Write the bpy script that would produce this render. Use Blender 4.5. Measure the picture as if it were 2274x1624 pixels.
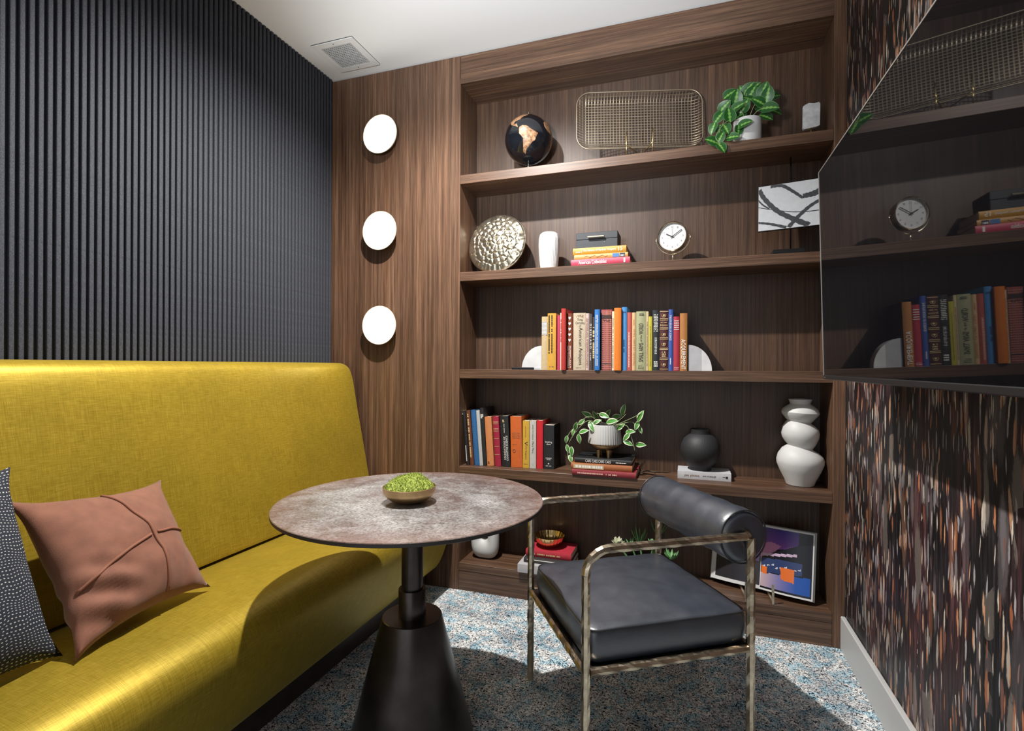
import bpy, bmesh, math, random
import numpy as np
from mathutils import Vector, Matrix, noise

for _o in list(bpy.data.objects):
    bpy.data.objects.remove(_o)
scene = bpy.context.scene
COL = scene.collection
R = math.radians

# ------------------------------------------------------------------ camera
cam_d = bpy.data.cameras.new('camera')
cam_d.sensor_width = 36.0
cam_d.lens = 36.0 * 1151.4 / 2274.0
cam_d.clip_start = 0.02
cam = bpy.data.objects.new('camera', cam_d)
COL.objects.link(cam)
_y, _p, _r = 0.3258117, 0.00054, 0.0039737
_f = Vector((-math.sin(_y), math.cos(_y), 0)); _rt = Vector((math.cos(_y), math.sin(_y), 0)); _u = Vector((0, 0, 1))
_f, _u = _f * math.cos(_p) + _u * math.sin(_p), _u * math.cos(_p) - _f * math.sin(_p)
_rt, _u = _rt * math.cos(_r) + _u * math.sin(_r), _u * math.cos(_r) - _rt * math.sin(_r)
_m = Matrix((_rt, _u, -_f)).transposed().to_4x4()
_m.translation = (0, 0, 1.13)
cam.matrix_world = _m
scene.camera = cam

# ------------------------------------------------------------------ world, lights, exposure
world = bpy.data.worlds.new('world'); scene.world = world
world.use_nodes = True
_bg = world.node_tree.nodes['Background']
_bg.inputs[0].default_value = (0.92, 0.96, 1.0, 1)
_bg.inputs[1].default_value = 0.8

def spot(name, loc, energy, size, blend, radius, color=(1, 0.97, 0.93), target=None):
    d = bpy.data.lights.new(name, 'SPOT')
    d.energy = energy; d.spot_size = R(size); d.spot_blend = blend
    d.shadow_soft_size = radius; d.color = color
    o = bpy.data.objects.new(name, d); COL.objects.link(o); o.location = loc
    if target is not None:
        o.rotation_euler = (Vector(target) - Vector(loc)).to_track_quat('-Z', 'Y').to_euler()
    return o
spot('downlight_over_table', (-0.87, 1.50, 2.685), 255, 156, 0.80, 0.022)
spot('added_ceiling_fill', (-0.60, 0.10, 1.72), 250, 64, 1.0, 0.10, (0.93, 0.97, 1.0), (-0.62, 2.05, 2.69))  # added unseen spot that brightens the ceiling for soft fill

scene.view_settings.view_transform = 'Standard'
scene.view_settings.look = 'None'
scene.view_settings.gamma = 1.0
scene.view_settings.use_curve_mapping = False
scene.view_settings.exposure = 0.35

# ------------------------------------------------------------------ materials
def hx(s):
    s = s.lstrip('#')
    c = [int(s[i:i + 2], 16) / 255 for i in (0, 2, 4)]
    return tuple(x / 12.92 if x <= 0.04045 else ((x + 0.055) / 1.055) ** 2.4 for x in c)

MATS = {}
def mat(name, color=(0.5, 0.5, 0.5), rough=0.5, metal=0.0, spec=0.5, bump=0.0, bscale=300, var=0.0, vscale=20, sheen=0.0, coat=0.0):
    if name in MATS:
        return MATS[name]
    if isinstance(color, str):
        color = hx(color)
    m = bpy.data.materials.new(name); m.use_nodes = True
    nt = m.node_tree; b = nt.nodes['Principled BSDF']
    b.inputs['Base Color'].default_value = (*color, 1)
    b.inputs['Roughness'].default_value = rough
    b.inputs['Metallic'].default_value = metal
    b.inputs['Specular IOR Level'].default_value = spec
    if sheen:
        b.inputs['Sheen Weight'].default_value = sheen
        b.inputs['Sheen Roughness'].default_value = 0.4
    if coat:
        b.inputs['Coat Weight'].default_value = coat
        b.inputs['Coat Roughness'].default_value = 0.05
    if bump or var:
        tc = nt.nodes.new('ShaderNodeTexCoord')
    if var:
        n = nt.nodes.new('ShaderNodeTexNoise'); n.inputs['Scale'].default_value = vscale; n.inputs['Detail'].default_value = 4
        nt.links.new(tc.outputs['Object'], n.inputs['Vector'])
        r = nt.nodes.new('ShaderNodeValToRGB')
        r.color_ramp.elements[0].position = 0.3; r.color_ramp.elements[1].position = 0.7
        r.color_ramp.elements[0].color = (*[c * (1 - var) for c in color], 1)
        r.color_ramp.elements[1].color = (*[min(1, c * (1 + var)) for c in color], 1)
        nt.links.new(n.outputs['Fac'], r.inputs['Fac']); nt.links.new(r.outputs['Color'], b.inputs['Base Color'])
    if bump:
        n = nt.nodes.new('ShaderNodeTexNoise'); n.inputs['Scale'].default_value = bscale; n.inputs['Detail'].default_value = 3
        nt.links.new(tc.outputs['Object'], n.inputs['Vector'])
        bn = nt.nodes.new('ShaderNodeBump'); bn.inputs['Strength'].default_value = bump; bn.inputs['Distance'].default_value = 0.002
        nt.links.new(n.outputs['Fac'], bn.inputs['Height']); nt.links.new(bn.outputs['Normal'], b.inputs['Normal'])
    MATS[name] = m
    return m

class NT:
    """small node-graph helper"""
    def __init__(self, name):
        self.m = bpy.data.materials.new(name); self.m.use_nodes = True
        self.nt = self.m.node_tree; self.b = self.nt.nodes['Principled BSDF']
        MATS[name] = self.m
        self.tc = self.nt.nodes.new('ShaderNodeTexCoord')
    def link(self, a, b): self.nt.links.new(a, b)
    def put(self, sock, v):
        if isinstance(v, (int, float)): sock.default_value = v
        elif isinstance(v, tuple): sock.default_value = v if len(v) != 3 or sock.type == 'VECTOR' else (*v, 1)
        else: self.link(v, sock)
    def mapping(self, scale, coord='Object', rot=(0, 0, 0), loc=(0, 0, 0)):
        n = self.nt.nodes.new('ShaderNodeMapping')
        n.inputs['Scale'].default_value = scale; n.inputs['Rotation'].default_value = rot; n.inputs['Location'].default_value = loc
        self.link(self.tc.outputs[coord] if isinstance(coord, str) else coord, n.inputs['Vector'])
        return n.outputs[0]
    def noise(self, vec, scale=1, detail=4, rough=0.5, dist=0.0):
        n = self.nt.nodes.new('ShaderNodeTexNoise')
        n.inputs['Scale'].default_value = scale; n.inputs['Detail'].default_value = detail
        n.inputs['Roughness'].default_value = rough; n.inputs['Distortion'].default_value = dist
        self.link(vec, n.inputs['Vector'])
        return n
    def voronoi(self, vec, scale=1, dims='3D', rand=1.0, feature='F1'):
        n = self.nt.nodes.new('ShaderNodeTexVoronoi'); n.voronoi_dimensions = dims; n.feature = feature
        n.inputs['Scale'].default_value = scale; n.inputs['Randomness'].default_value = rand
        self.link(vec, n.inputs['Vector'])
        return n
    def ramp(self, fac, stops, interp='LINEAR'):
        n = self.nt.nodes.new('ShaderNodeValToRGB'); e = n.color_ramp.elements; n.color_ramp.interpolation = interp
        while len(e) < len(stops): e.new(0.5)
        for el, (p, c) in zip(e, stops):
            el.position = p; el.color = (*(hx(c) if isinstance(c, str) else c), 1)
        self.link(fac, n.inputs['Fac'])
        return n.outputs['Color']
    def mix(self, fac, a, b, mode='MIX'):
        n = self.nt.nodes.new('ShaderNodeMix'); n.data_type = 'RGBA'; n.blend_type = mode
        self.put(n.inputs[0], fac); self.put(n.inputs[6], a); self.put(n.inputs[7], b)
        return n.outputs[2]
    def math(self, op, a, b=0.0, c=0.0):
        n = self.nt.nodes.new('ShaderNodeMath'); n.operation = op
        self.put(n.inputs[0], a); self.put(n.inputs[1], b); self.put(n.inputs[2], c)
        return n.outputs[0]
    def sep(self, vec):
        n = self.nt.nodes.new('ShaderNodeSeparateXYZ'); self.link(vec, n.inputs[0]); return n.outputs
    def bump(self, h, strength=0.3, dist=0.002):
        n = self.nt.nodes.new('ShaderNodeBump'); n.inputs['Strength'].default_value = strength; n.inputs['Distance'].default_value = dist
        self.link(h, n.inputs['Height']); self.link(n.outputs[0], self.b.inputs['Normal'])
    def set(self, **kw):
        for k, v in kw.items():
            self.put(self.b.inputs[k.replace('_', ' ')], v)

def wood(name, axis='z', gain=1.0, seed=0.0):
    n = NT(name)
    g = {'z': (1, 1, 0.016), 'x': (0.016, 1, 1)}[axis]
    sc = lambda k: tuple(k * a for a in g)
    loc = (seed, seed * 0.7, seed * 1.3)
    broad = n.noise(n.mapping(sc(11), loc=loc), 1, 3, 0.6)
    mid = n.noise(n.mapping(sc(80), loc=loc), 1, 5, 0.65)
    fine = n.noise(n.mapping(sc(330), loc=loc), 1, 3, 0.7)
    pore = n.noise(n.mapping(tuple(a * (600 if a == 1 else 30) for a in g), loc=loc), 1, 2, 0.6)
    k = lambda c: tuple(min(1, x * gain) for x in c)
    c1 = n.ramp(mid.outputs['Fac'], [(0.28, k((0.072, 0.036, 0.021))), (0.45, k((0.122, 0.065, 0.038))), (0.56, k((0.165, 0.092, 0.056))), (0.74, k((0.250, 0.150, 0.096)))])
    c2 = n.ramp(broad.outputs['Fac'], [(0.3, (0.74, 0.70, 0.68)), (0.5, (0.97, 0.95, 0.93)), (0.7, (1.18, 1.10, 1.02))])
    c3 = n.ramp(fine.outputs['Fac'], [(0.35, (0.60, 0.58, 0.56)), (0.52, (0.98, 0.97, 0.96)), (0.66, (1.30, 1.27, 1.22))])
    c4 = n.ramp(pore.outputs['Fac'], [(0.30, (0.6, 0.58, 0.56)), (0.42, (1.0, 1.0, 1.0))])
    col = n.mix(1.0, n.mix(1.0, n.mix(1.0, c1, c2, 'MULTIPLY'), c3, 'MULTIPLY'), c4, 'MULTIPLY')
    n.set(Base_Color=col, Roughness=0.42)
    n.bump(fine.outputs['Fac'], 0.12, 0.001)
    return n.m

W_V = wood('walnut_veneer_vertical', 'z', 0.86)
W_H = wood('walnut_veneer_horizontal', 'x', 0.78, 3.1)
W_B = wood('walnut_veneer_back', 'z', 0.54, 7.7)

def mk_carpet():
    n = NT('carpet_blue_grey_flecked')
    v = n.mapping((1, 1, 1))
    a = n.noise(v, 150, 2, 0.6, 1.3)
    b = n.noise(v, 95, 2, 0.6, 2.0)
    big = n.noise(v, 7, 3, 0.6, 0.5)
    mid = n.noise(v, 22, 3, 0.6, 0.5)
    fleck = n.ramp(a.outputs['Fac'], [(0.405, (0.012, 0.015, 0.022)), (0.445, (0.14, 0.145, 0.15)), (0.485, (0.55, 0.55, 0.54)), (0.545, (0.93, 0.92, 0.90))])
    blue = n.ramp(b.outputs['Fac'], [(0.41, (0.010, 0.020, 0.032)), (0.465, (0.11, 0.26, 0.36)), (0.54, (0.58, 0.74, 0.80))])
    m1 = n.ramp(mid.outputs['Fac'], [(0.47, (0, 0, 0)), (0.58, (1, 1, 1))])
    col = n.mix(m1, fleck, blue)
    dk = n.ramp(big.outputs['Fac'], [(0.36, (0.62, 0.63, 0.66)), (0.55, (1.0, 1.0, 1.0))])
    col = n.mix(1.0, col, dk, 'MULTIPLY')
    n.set(Base_Color=col, Roughness=0.95, Specular_IOR_Level=0.1)
    n.bump(a.outputs['Fac'], 0.5, 0.003)
    return n.m
CARPET = mk_carpet()

def mk_mural():
    n = NT('dark_brushstroke_mural')
    s = n.sep(n.tc.outputs['Object'])
    wob = n.noise(n.mapping((5, 5, 2.2)), 1, 2, 0.5)
    wob2 = n.noise(n.mapping((50, 50, 14)), 1, 2, 0.6)
    y = n.math('ADD', s[1], n.math('MULTIPLY', n.math('SUBTRACT', wob.outputs['Fac'], 0.5), 0.05))
    y = n.math('ADD', y, n.math('MULTIPLY', n.math('SUBTRACT', wob2.outputs['Fac'], 0.5), 0.010))
    base_n = n.noise(n.mapping((9, 9, 1.6)), 1, 4, 0.6)
    base_f = n.noise(n.mapping((90, 90, 6)), 1, 4, 0.65)
    col = n.ramp(base_n.outputs['Fac'], [(0.38, (0.006, 0.006, 0.0065)), (0.52, (0.012, 0.010, 0.011)), (0.64, (0.034, 0.015, 0.016)), (0.76, (0.03, 0.024, 0.028))])
    fcol = n.ramp(base_f.outputs['Fac'], [(0.42, (0.6, 0.6, 0.6)), (0.55, (1.6, 1.5, 1.5)), (0.70, (5.0, 4.4, 4.3))])
    col = n.mix(1.0, col, fcol, 'MULTIPLY')
    dry = n.noise(n.mapping((260, 260, 60)), 1, 3, 0.7)
    dens = n.noise(n.mapping((3.2, 3.2, 2.2)), 1, 2, 0.5)
    k = 0
    for sy, sz, pick, rad, amp in ((20, 3.4, 0.78, 0.44, 0.18), (34, 4.6, 0.74, 0.40, 0.26), (52, 7.0, 0.76, 0.35, 0.7), (80, 11.0, 0.74, 0.33, 1.0), (120, 13.0, 0.76, 0.33, 1.0)):
        k += 1
        cx = n.nt.nodes.new('ShaderNodeCombineXYZ')
        n.put(cx.inputs[0], n.math('MULTIPLY_ADD', y, float(sy), k * 13.7))
        n.put(cx.inputs[1], n.math('MULTIPLY_ADD', s[2], float(sz), k * 5.1))
        vo = n.voronoi(cx.outputs[0], 1, '2D', 0.95)
        rc = n.sep(vo.outputs['Color'])
        d = n.math('ADD', vo.outputs['Distance'], n.math('MULTIPLY', n.math('SUBTRACT', dry.outputs['Fac'], 0.5), 0.34))
        mk = n.math('SMOOTH_MIN', 1.0, n.math('MULTIPLY', n.math('SUBTRACT', float(rad), d), 9.0), 0.05)
        mk = n.math('MAXIMUM', mk, 0.0)
        thr = n.math('ADD', float(pick), n.math('MULTIPLY', n.math('SUBTRACT', 0.5, dens.outputs['Fac']), 0.9))
        sel = n.math('GREATER_THAN', rc[0], thr)
        c = n.ramp(rc[1], [(0.0, (0.62, 0.54, 0.45)), (0.20, (0.50, 0.42, 0.35)), (0.30, (0.58, 0.30, 0.16)), (0.42, (0.48, 0.17, 0.07)), (0.55, (0.20, 0.07, 0.04)), (0.64, (0.28, 0.21, 0.22)), (0.82, (0.36, 0.34, 0.34)), (1.0, (0.16, 0.14, 0.15))])
        col = n.mix(n.math('MULTIPLY', n.math('MULTIPLY', mk, sel), amp), col, c)
    n.set(Base_Color=col, Roughness=0.45, Specular_IOR_Level=0.35)
    n.bump(dry.outputs['Fac'], 0.08, 0.001)
    return n.m
MURAL = mk_mural()

def mk_velvet():
    n = NT('mustard_satin_upholstery')
    a = n.noise(n.mapping((700, 30, 700)), 1, 2, 0.6)
    b = n.noise(n.mapping((22, 800, 22)), 1, 2, 0.6)
    c = n.noise(n.mapping((3, 3, 3)), 1, 3, 0.6)
    w = n.math('MULTIPLY', n.math('ADD', a.outputs['Fac'], b.outputs['Fac']), 0.5)
    col = n.ramp(w, [(0.36, (0.222, 0.152, 0.011)), (0.5, (0.305, 0.212, 0.018)), (0.64, (0.400, 0.285, 0.036))])
    cc = n.ramp(c.outputs['Fac'], [(0.35, (0.88, 0.88, 0.85)), (0.65, (1.08, 1.06, 1.0))])
    n.set(Base_Color=n.mix(1.0, col, cc, 'MULTIPLY'), Roughness=0.45, Metallic=0.30, Specular_IOR_Level=0.6, Specular_Tint=(1.0, 0.86, 0.35, 1), Sheen_Weight=0.25, Sheen_Roughness=0.35, Sheen_Tint=(0.95, 0.85, 0.35, 1))
    n.bump(w, 0.25, 0.001)
    return n.m
VELVET = mk_velvet()

def mk_felt():
    n = NT('charcoal_felt')
    a = n.noise(n.mapping((500, 500, 260)), 1, 3, 0.7)
    col = n.ramp(a.outputs['Fac'], [(0.35, (0.018, 0.020, 0.027)), (0.65, (0.058, 0.062, 0.074))])
    n.set(Base_Color=col, Roughness=0.75, Specular_IOR_Level=0.35)
    n.bump(a.outputs['Fac'], 0.4, 0.001)
    return n.m
FELT = mk_felt()

def mk_tabletop():
    n = NT('mottled_bronze_top')
    a = n.noise(n.mapping((3.2, 3.2, 3.2)), 1, 5, 0.65, 0.6)
    b = n.noise(n.mapping((12, 12, 12)), 1, 6, 0.7, 0.8)
    f = n.noise(n.mapping((230, 230, 230)), 1, 2, 0.6)
    l = n.math('ADD', n.math('MULTIPLY', a.outputs['Fac'], 0.6), n.math('MULTIPLY', b.outputs['Fac'], 0.4))
    col = n.ramp(l, [(0.34, (0.17, 0.11, 0.10)), (0.44, (0.24, 0.195, 0.185)), (0.53, (0.34, 0.325, 0.315)), (0.64, (0.46, 0.45, 0.445))])
    sp = n.noise(n.mapping((150, 150, 150)), 1, 4, 0.75)
    col = n.mix(1.0, col, n.ramp(sp.outputs['Fac'], [(0.36, (0.45, 0.43, 0.42)), (0.50, (1.0, 1.0, 1.0)), (0.66, (1.35, 1.35, 1.35))]), 'MULTIPLY')
    grad = n.nt.nodes.new('ShaderNodeTexGradient'); grad.gradient_type = 'SPHERICAL'
    n.link(n.mapping((2.44, 2.44, 0.0)), grad.inputs[0])
    edge = n.ramp(grad.outputs['Fac'], [(0.0, (1, 1, 1)), (0.10, (0.55, 0.55, 0.55)), (0.30, (0, 0, 0))])
    col = n.mix(n.math('MULTIPLY', edge, 0.6), col, (0.26, 0.13, 0.095))
    rg = n.ramp(b.outputs['Fac'], [(0.35, (0.30, 0.30, 0.30)), (0.65, (0.48, 0.48, 0.48))])
    n.set(Base_Color=col, Roughness=rg, Metallic=0.55)
    n.bump(sp.outputs['Fac'], 0.45, 0.0015)
    return n.m
TOPM = mk_tabletop()
IRON = mat('dark_bronze_metal', (0.060, 0.050, 0.048), 0.30, 0.85, var=0.35, vscale=9, bump=0.05, bscale=200)
EDGE = mat('dark_edge_metal', (0.05, 0.045, 0.043), 0.45, 0.6)

def mk_leather():
    n = NT('black_leather')
    vo = n.voronoi(n.mapping((1, 1, 1)), 420)
    a = n.noise(n.mapping((1, 1, 1)), 14, 4, 0.6)
    col = n.ramp(a.outputs['Fac'], [(0.35, (0.028, 0.034, 0.048)), (0.7, (0.040, 0.048, 0.064))])
    rg = n.ramp(a.outputs['Fac'], [(0.35, (0.36, 0.36, 0.36)), (0.7, (0.43, 0.43, 0.43))])
    n.set(Base_Color=col, Roughness=rg, IOR=1.85, Coat_Weight=0.4, Coat_Roughness=0.36)
    h = n.math('ADD', n.math('MULTIPLY', vo.outputs['Distance'], 0.3), n.math('MULTIPLY', n.noise(n.mapping((1, 1, 1)), 18, 2, 0.5, 0.6).outputs['Fac'], 1.2))
    n.bump(h, 0.22, 0.003)
    return n.m
LEATHER = mk_leather()
PIPE = mat('black_leather_piping', (0.03, 0.031, 0.035), 0.35)
BRASS = mat('hammered_antique_brass', (0.60, 0.50, 0.37), 0.30, 1.0, var=0.25, vscale=40)
GOLD = mat('polished_brass', (0.75, 0.55, 0.25), 0.22, 1.0)
CHAMP = mat('champagne_metal', (0.72, 0.66, 0.52), 0.25, 1.0)
STEEL = mat('brushed_steel', (0.55, 0.55, 0.55), 0.3, 1.0)
BLACKM = mat('black_metal', (0.02, 0.02, 0.022), 0.4, 0.6)
WHITEC = mat('matte_white_ceramic', (0.58, 0.575, 0.565), 0.55, var=0.03)
WHITEP = mat('white_paint', (0.80, 0.80, 0.80), 0.6)
CEILM = mat('ceiling_paint', (0.86, 0.865, 0.87), 0.8, bump=0.03, bscale=60)
BASEM = mat('baseboard_grey_paint', (0.52, 0.52, 0.51), 0.45)
BLACKC = mat('matte_black_ceramic', (0.022, 0.022, 0.024), 0.6)
PAGES = mat('book_pages', (0.72, 0.66, 0.54), 0.85)
INKD = mat('dark_print', (0.02, 0.018, 0.017), 0.6)
INKW = mat('white_print', (0.82, 0.80, 0.76), 0.6)
INKG = mat('gold_print', (0.62, 0.47, 0.24), 0.45)
INKB = mat('brown_print', (0.20, 0.09, 0.05), 0.6)
INKO = mat('orange_print', (0.55, 0.20, 0.08), 0.6)

# ------------------------------------------------------------------ geometry helpers
class MB:
    def __init__(self): self.bm = bmesh.new()
    def box(self, x0, x1, y0, y1, z0, z1, bevel=0.0, seg=1):
        g = bmesh.ops.create_cube(self.bm, size=1)
        vs = g['verts']
        bmesh.ops.scale(self.bm, vec=(x1 - x0, y1 - y0, z1 - z0), verts=vs)
        bmesh.ops.translate(self.bm, vec=((x0 + x1) / 2, (y0 + y1) / 2, (z0 + z1) / 2), verts=vs)
        if bevel:
            es = list({e for v in vs for e in v.link_edges})
            bmesh.ops.bevel(self.bm, geom=es, offset=bevel, segments=seg, affect='EDGES', profile=0.5)
        return self
    def rings(self, rings, closed=True, cap0=True, cap1=True):
        bm = self.bm; R_ = []
        for r in rings: R_.append([bm.verts.new(p) for p in r])
        n = len(R_[0])
        for a, b in zip(R_[:-1], R_[1:]):
            for i in range(n if closed else n - 1):
                j = (i + 1) % n
                bm.faces.new((a[i], a[j], b[j], b[i]))
        if closed and cap0: bm.faces.new(R_[0][::-1])
        if closed and cap1: bm.faces.new(R_[-1])
        return self
    def lathe(self, prof, seg=32, c=(0, 0, 0), cap0=True, cap1=True, rib=None, M=None):
        rs = []
        for r, z in prof:
            ring = []
            for i in range(seg):
                a = 2 * math.pi * i / seg
                rr = r * (rib(a, z) if rib else 1)
                p = Vector((rr * math.cos(a), rr * math.sin(a), z))
                if M is not None: p = M @ p
                ring.append((p.x + c[0], p.y + c[1], p.z + c[2]))
            rs.append(ring)
        return self.rings(rs, True, cap0, cap1)
    def tube(self, path, r, seg=8, rfun=None, caps=True, closed=False):
        P = [Vector(p) for p in path]; n = len(P); rs = []
        prev = None
        for i in range(n):
            if closed: t = (P[(i + 1) % n] - P[i - 1])
            else: t = P[min(i + 1, n - 1)] - P[max(i - 1, 0)]
            t.normalize()
            if prev is None:
                u = t.orthogonal().normalized()
            else:
                u = (prev - t * prev.dot(t))
                u = u.normalized() if u.length > 1e-6 else t.orthogonal().normalized()
            prev = u; w = t.cross(u)
            rs.append([tuple(P[i] + (u * math.cos(2 * math.pi * k / seg) + w * math.sin(2 * math.pi * k / seg)) * (r if rfun is None else r * rfun(i, k))) for k in range(seg)])
        if closed:
            rs.append(rs[0])
            return self.rings(rs, True, False, False)
        return self.rings(rs, True, caps, caps)
    def sphere(self, c, r, seg=16, sc=(1, 1, 1)):
        g = bmesh.ops.create_uvsphere(self.bm, u_segments=seg, v_segments=max(6, seg // 2), radius=r)
        bmesh.ops.scale(self.bm, vec=sc, verts=g['verts']); bmesh.ops.translate(self.bm, vec=c, verts=g['verts'])
        return self
    def prism(self, pts, y0, y1):
        """outline in XZ extruded from y0 to y1"""
        return self.rings([[(x, y0, z) for x, z in pts], [(x, y1, z) for x, z in pts]])
    def poly(self, pts):
        self.bm.faces.new([self.bm.verts.new(p) for p in pts]); return self
    def grid(self, fn, nu, nv, uv=False):
        bm = self.bm
        V = [[bm.verts.new(fn(i / nu, j / nv)) for i in range(nu + 1)] for j in range(nv + 1)]
        if uv: ul = bm.loops.layers.uv.verify()
        for j in range(nv):
            for i in range(nu):
                f = bm.faces.new((V[j][i], V[j][i + 1], V[j + 1][i + 1], V[j + 1][i]))
                if uv:
                    for l, (a, b) in zip(f.loops, ((i, j), (i + 1, j), (i + 1, j + 1), (i, j + 1))):
                        l[ul].uv = (a / nu, b / nv)
        return self
    def mesh(self, name, material, smooth=False, angle=None, fix=True):
        if fix: bmesh.ops.recalc_face_normals(self.bm, faces=self.bm.faces[:])
        me = bpy.data.meshes.new(name); self.bm.to_mesh(me); self.bm.free()
        if isinstance(material, (list, tuple)):
            for m in material: me.materials.append(m)
        elif material: me.materials.append(material)
        if smooth or angle:
            me.polygons.foreach_set('use_smooth', [True] * len(me.polygons))
            if angle: me.set_sharp_from_angle(angle=R(angle))
        me.update()
        return me
    def build(self, name, material, parent=None, loc=(0, 0, 0), rot=(0, 0, 0), smooth=False, angle=None, fix=True):
        return link(name, self.mesh(name, material, smooth, angle, fix), parent, loc, rot)

def link(name, me, parent=None, loc=(0, 0, 0), rot=(0, 0, 0)):
    o = bpy.data.objects.new(name, me); COL.objects.link(o)
    o.location = loc; o.rotation_euler = rot
    if parent is not None: o.parent = parent
    return o
def tag(o, label=None, cat=None, group=None, kind=None):
    if label: o['label'] = label
    if cat: o['category'] = cat
    if group: o['group'] = group
    if kind: o['kind'] = kind
    return o
def thing(name, label, cat, loc=(0, 0, 0), rz=0.0, group=None):
    o = bpy.data.objects.new(name, None); COL.objects.link(o)
    o.empty_display_size = 0.05; o.location = loc; o.rotation_euler = (0, 0, rz)
    return tag(o, label, cat, group)
def B(name, m, parent, *a, bevel=0.0, seg=1, **k):
    return MB().box(*a, bevel=bevel, seg=seg).build(name, m, parent, **k)
def smoothpath(pts, n=8):
    P = [Vector(p) for p in pts]; out = []
    for i in range(len(P) - 1):
        p0 = P[max(i - 1, 0)]; p1 = P[i]; p2 = P[i + 1]; p3 = P[min(i + 2, len(P) - 1)]
        for k in range(n):
            t = k / n
            out.append(0.5 * ((2 * p1) + (p2 - p0) * t + (2 * p0 - 5 * p1 + 4 * p2 - p3) * t * t + (3 * p1 - p0 - 3 * p2 + p3) * t ** 3))
    out.append(P[-1]); return out

def text_mesh(body, w, h, extrude=0.0004):
    """letters in local XY, centred, fitted to w x h"""
    cu = bpy.data.curves.new('t', 'FONT'); cu.body = body; cu.size = 1; cu.extrude = 0.0; cu.resolution_u = 2
    cu.align_x = 'CENTER'; cu.space_line = 0.85
    o = bpy.data.objects.new('t', cu); COL.objects.link(o)
    bpy.context.view_layer.update()
    me = bpy.data.meshes.new_from_object(o.evaluated_get(bpy.context.evaluated_depsgraph_get()))
    bpy.data.objects.remove(o); bpy.data.curves.remove(cu)
    n = len(me.vertices); co = np.empty(n * 3); me.vertices.foreach_get('co', co); co = co.reshape(-1, 3)
    lo = co.min(0); hi = co.max(0)
    co[:, 0] = (co[:, 0] - (lo[0] + hi[0]) / 2) * (w / max(1e-6, hi[0] - lo[0]))
    co[:, 1] = (co[:, 1] - (lo[1] + hi[1]) / 2) * (h / max(1e-6, hi[1] - lo[1]))
    co[:, 2] = 0
    me.vertices.foreach_set('co', co.ravel()); me.update()
    return me
def lettering(body, w, h, parent, loc, m, mode='h', rot=None):
    """mode h: upright on a face looking to -Y; d: reading downwards; u: reading upwards"""
    me = text_mesh(body, w, h); me.materials.clear(); me.materials.append(m)
    r = rot if rot else {'h': (R(90), 0, 0), 'd': (R(90), R(90), 0), 'u': (R(90), R(-90), 0)}[mode]
    o = link('lettering', me, parent, loc, r)
    return o
def marks(parent, x0, x1, z0, z1, m, mode='h', rows=1, seed=0, y=-0.0006, fill=0.62):
    """rows of tiny print strokes too small to read"""
    rnd = random.Random(seed); mb = MB()
    for r in range(rows):
        if mode == 'h':
            zz0 = z0 + (z1 - z0) * r / rows; zz1 = zz0 + (z1 - z0) / rows * fill; x = x0
            while x < x1:
                w = min(rnd.uniform(0.4, 1.1) * (zz1 - zz0), x1 - x)
                if rnd.random() > 0.12: mb.poly([(x, y, zz0), (x + w, y, zz0), (x + w, y, zz1), (x, y, zz1)])
                x += w * 1.35 + 1e-4
        else:
            xx0 = x0 + (x1 - x0) * r / rows; xx1 = xx0 + (x1 - x0) / rows * fill; z = z0
            while z < z1:
                w = min(rnd.uniform(0.4, 1.1) * (xx1 - xx0), z1 - z)
                if rnd.random() > 0.12: mb.poly([(xx0, y, z), (xx1, y, z), (xx1, y, z + w), (xx0, y, z + w)])
                z += w * 1.35 + 1e-4
    return mb.build('lettering', m, parent, fix=False)
# ------------------------------------------------------------------ room shell
XL, XR, YB, ZC, YF = -1.864, 0.603, 2.392, 2.698, -1.5
S1, S2, S3, S4, S5 = 2.090, 1.600, 1.111, 0.623, 0.138
def struct(name, m, *a, **k):
    return tag(B(name, m, None, *a, **k), kind='structure')
struct('floor', CARPET, XL - 0.1, XR + 0.1, YF, YB + 0.3, -0.06, 0.0)
struct('ceiling', CEILM, XL - 0.1, XR + 0.1, YF, YB + 0.3, ZC, ZC + 0.08)
struct('wall_right', MURAL, XR, XR + 0.1, YF, YB + 0.25, 0.0, ZC)
wl = struct('wall_left', FELT, XL - 0.1, XL, YF, YB + 0.25, 0.0, ZC)
def slat_profile():
    w, d, r = 0.0138, 0.0115, 0.0028
    pts = [(0.0, 0.0)]
    for k in range(4):
        q = R(-90 + 30 * k); pts.append((d - r + r * math.cos(q), r + r * math.sin(q)))
    for k in range(4):
        q = R(30 * k); pts.append((d - r + r * math.cos(q), w - r + r * math.sin(q)))
    pts.append((0.0, w))
    return pts
_sp = slat_profile()
slat_me = MB().rings([[(x, y, 0.0) for x, y in _sp], [(x, y, ZC - 0.002) for x, y in _sp]]).mesh('slat', FELT, angle=40)
PITCH = 0.02358
_k0 = math.ceil((0.62 - 0.9273) / PITCH); _k1 = math.floor((YB - 0.0140 - 0.9273) / PITCH)
for k in range(_k0, _k1 + 1):
    link('slat', slat_me, wl, (XL, 0.9273 + k * PITCH, 0.0))
mb = MB()
yy = 0.9273 + (_k0 - 1) * PITCH
while yy > YF + 0.02:
    mb.rings([[(x, yy + y, 0.0) for x, y in _sp], [(x, yy + y, ZC - 0.002) for x, y in _sp]]); yy -= PITCH
tag(mb.build('slat_run', FELT, wl, (XL, 0, 0), angle=40), kind='stuff')
wb = struct('wall_back', W_V, XL - 0.05, -1.0890, YB, YB + 0.25, 0.0, ZC - 0.006)
tag(MB().box(XR - 0.018, XR - 0.0005, YF, YB - 0.001, 0.0, 0.133, bevel=0.003).build('baseboard_right', BASEM), kind='structure')

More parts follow.
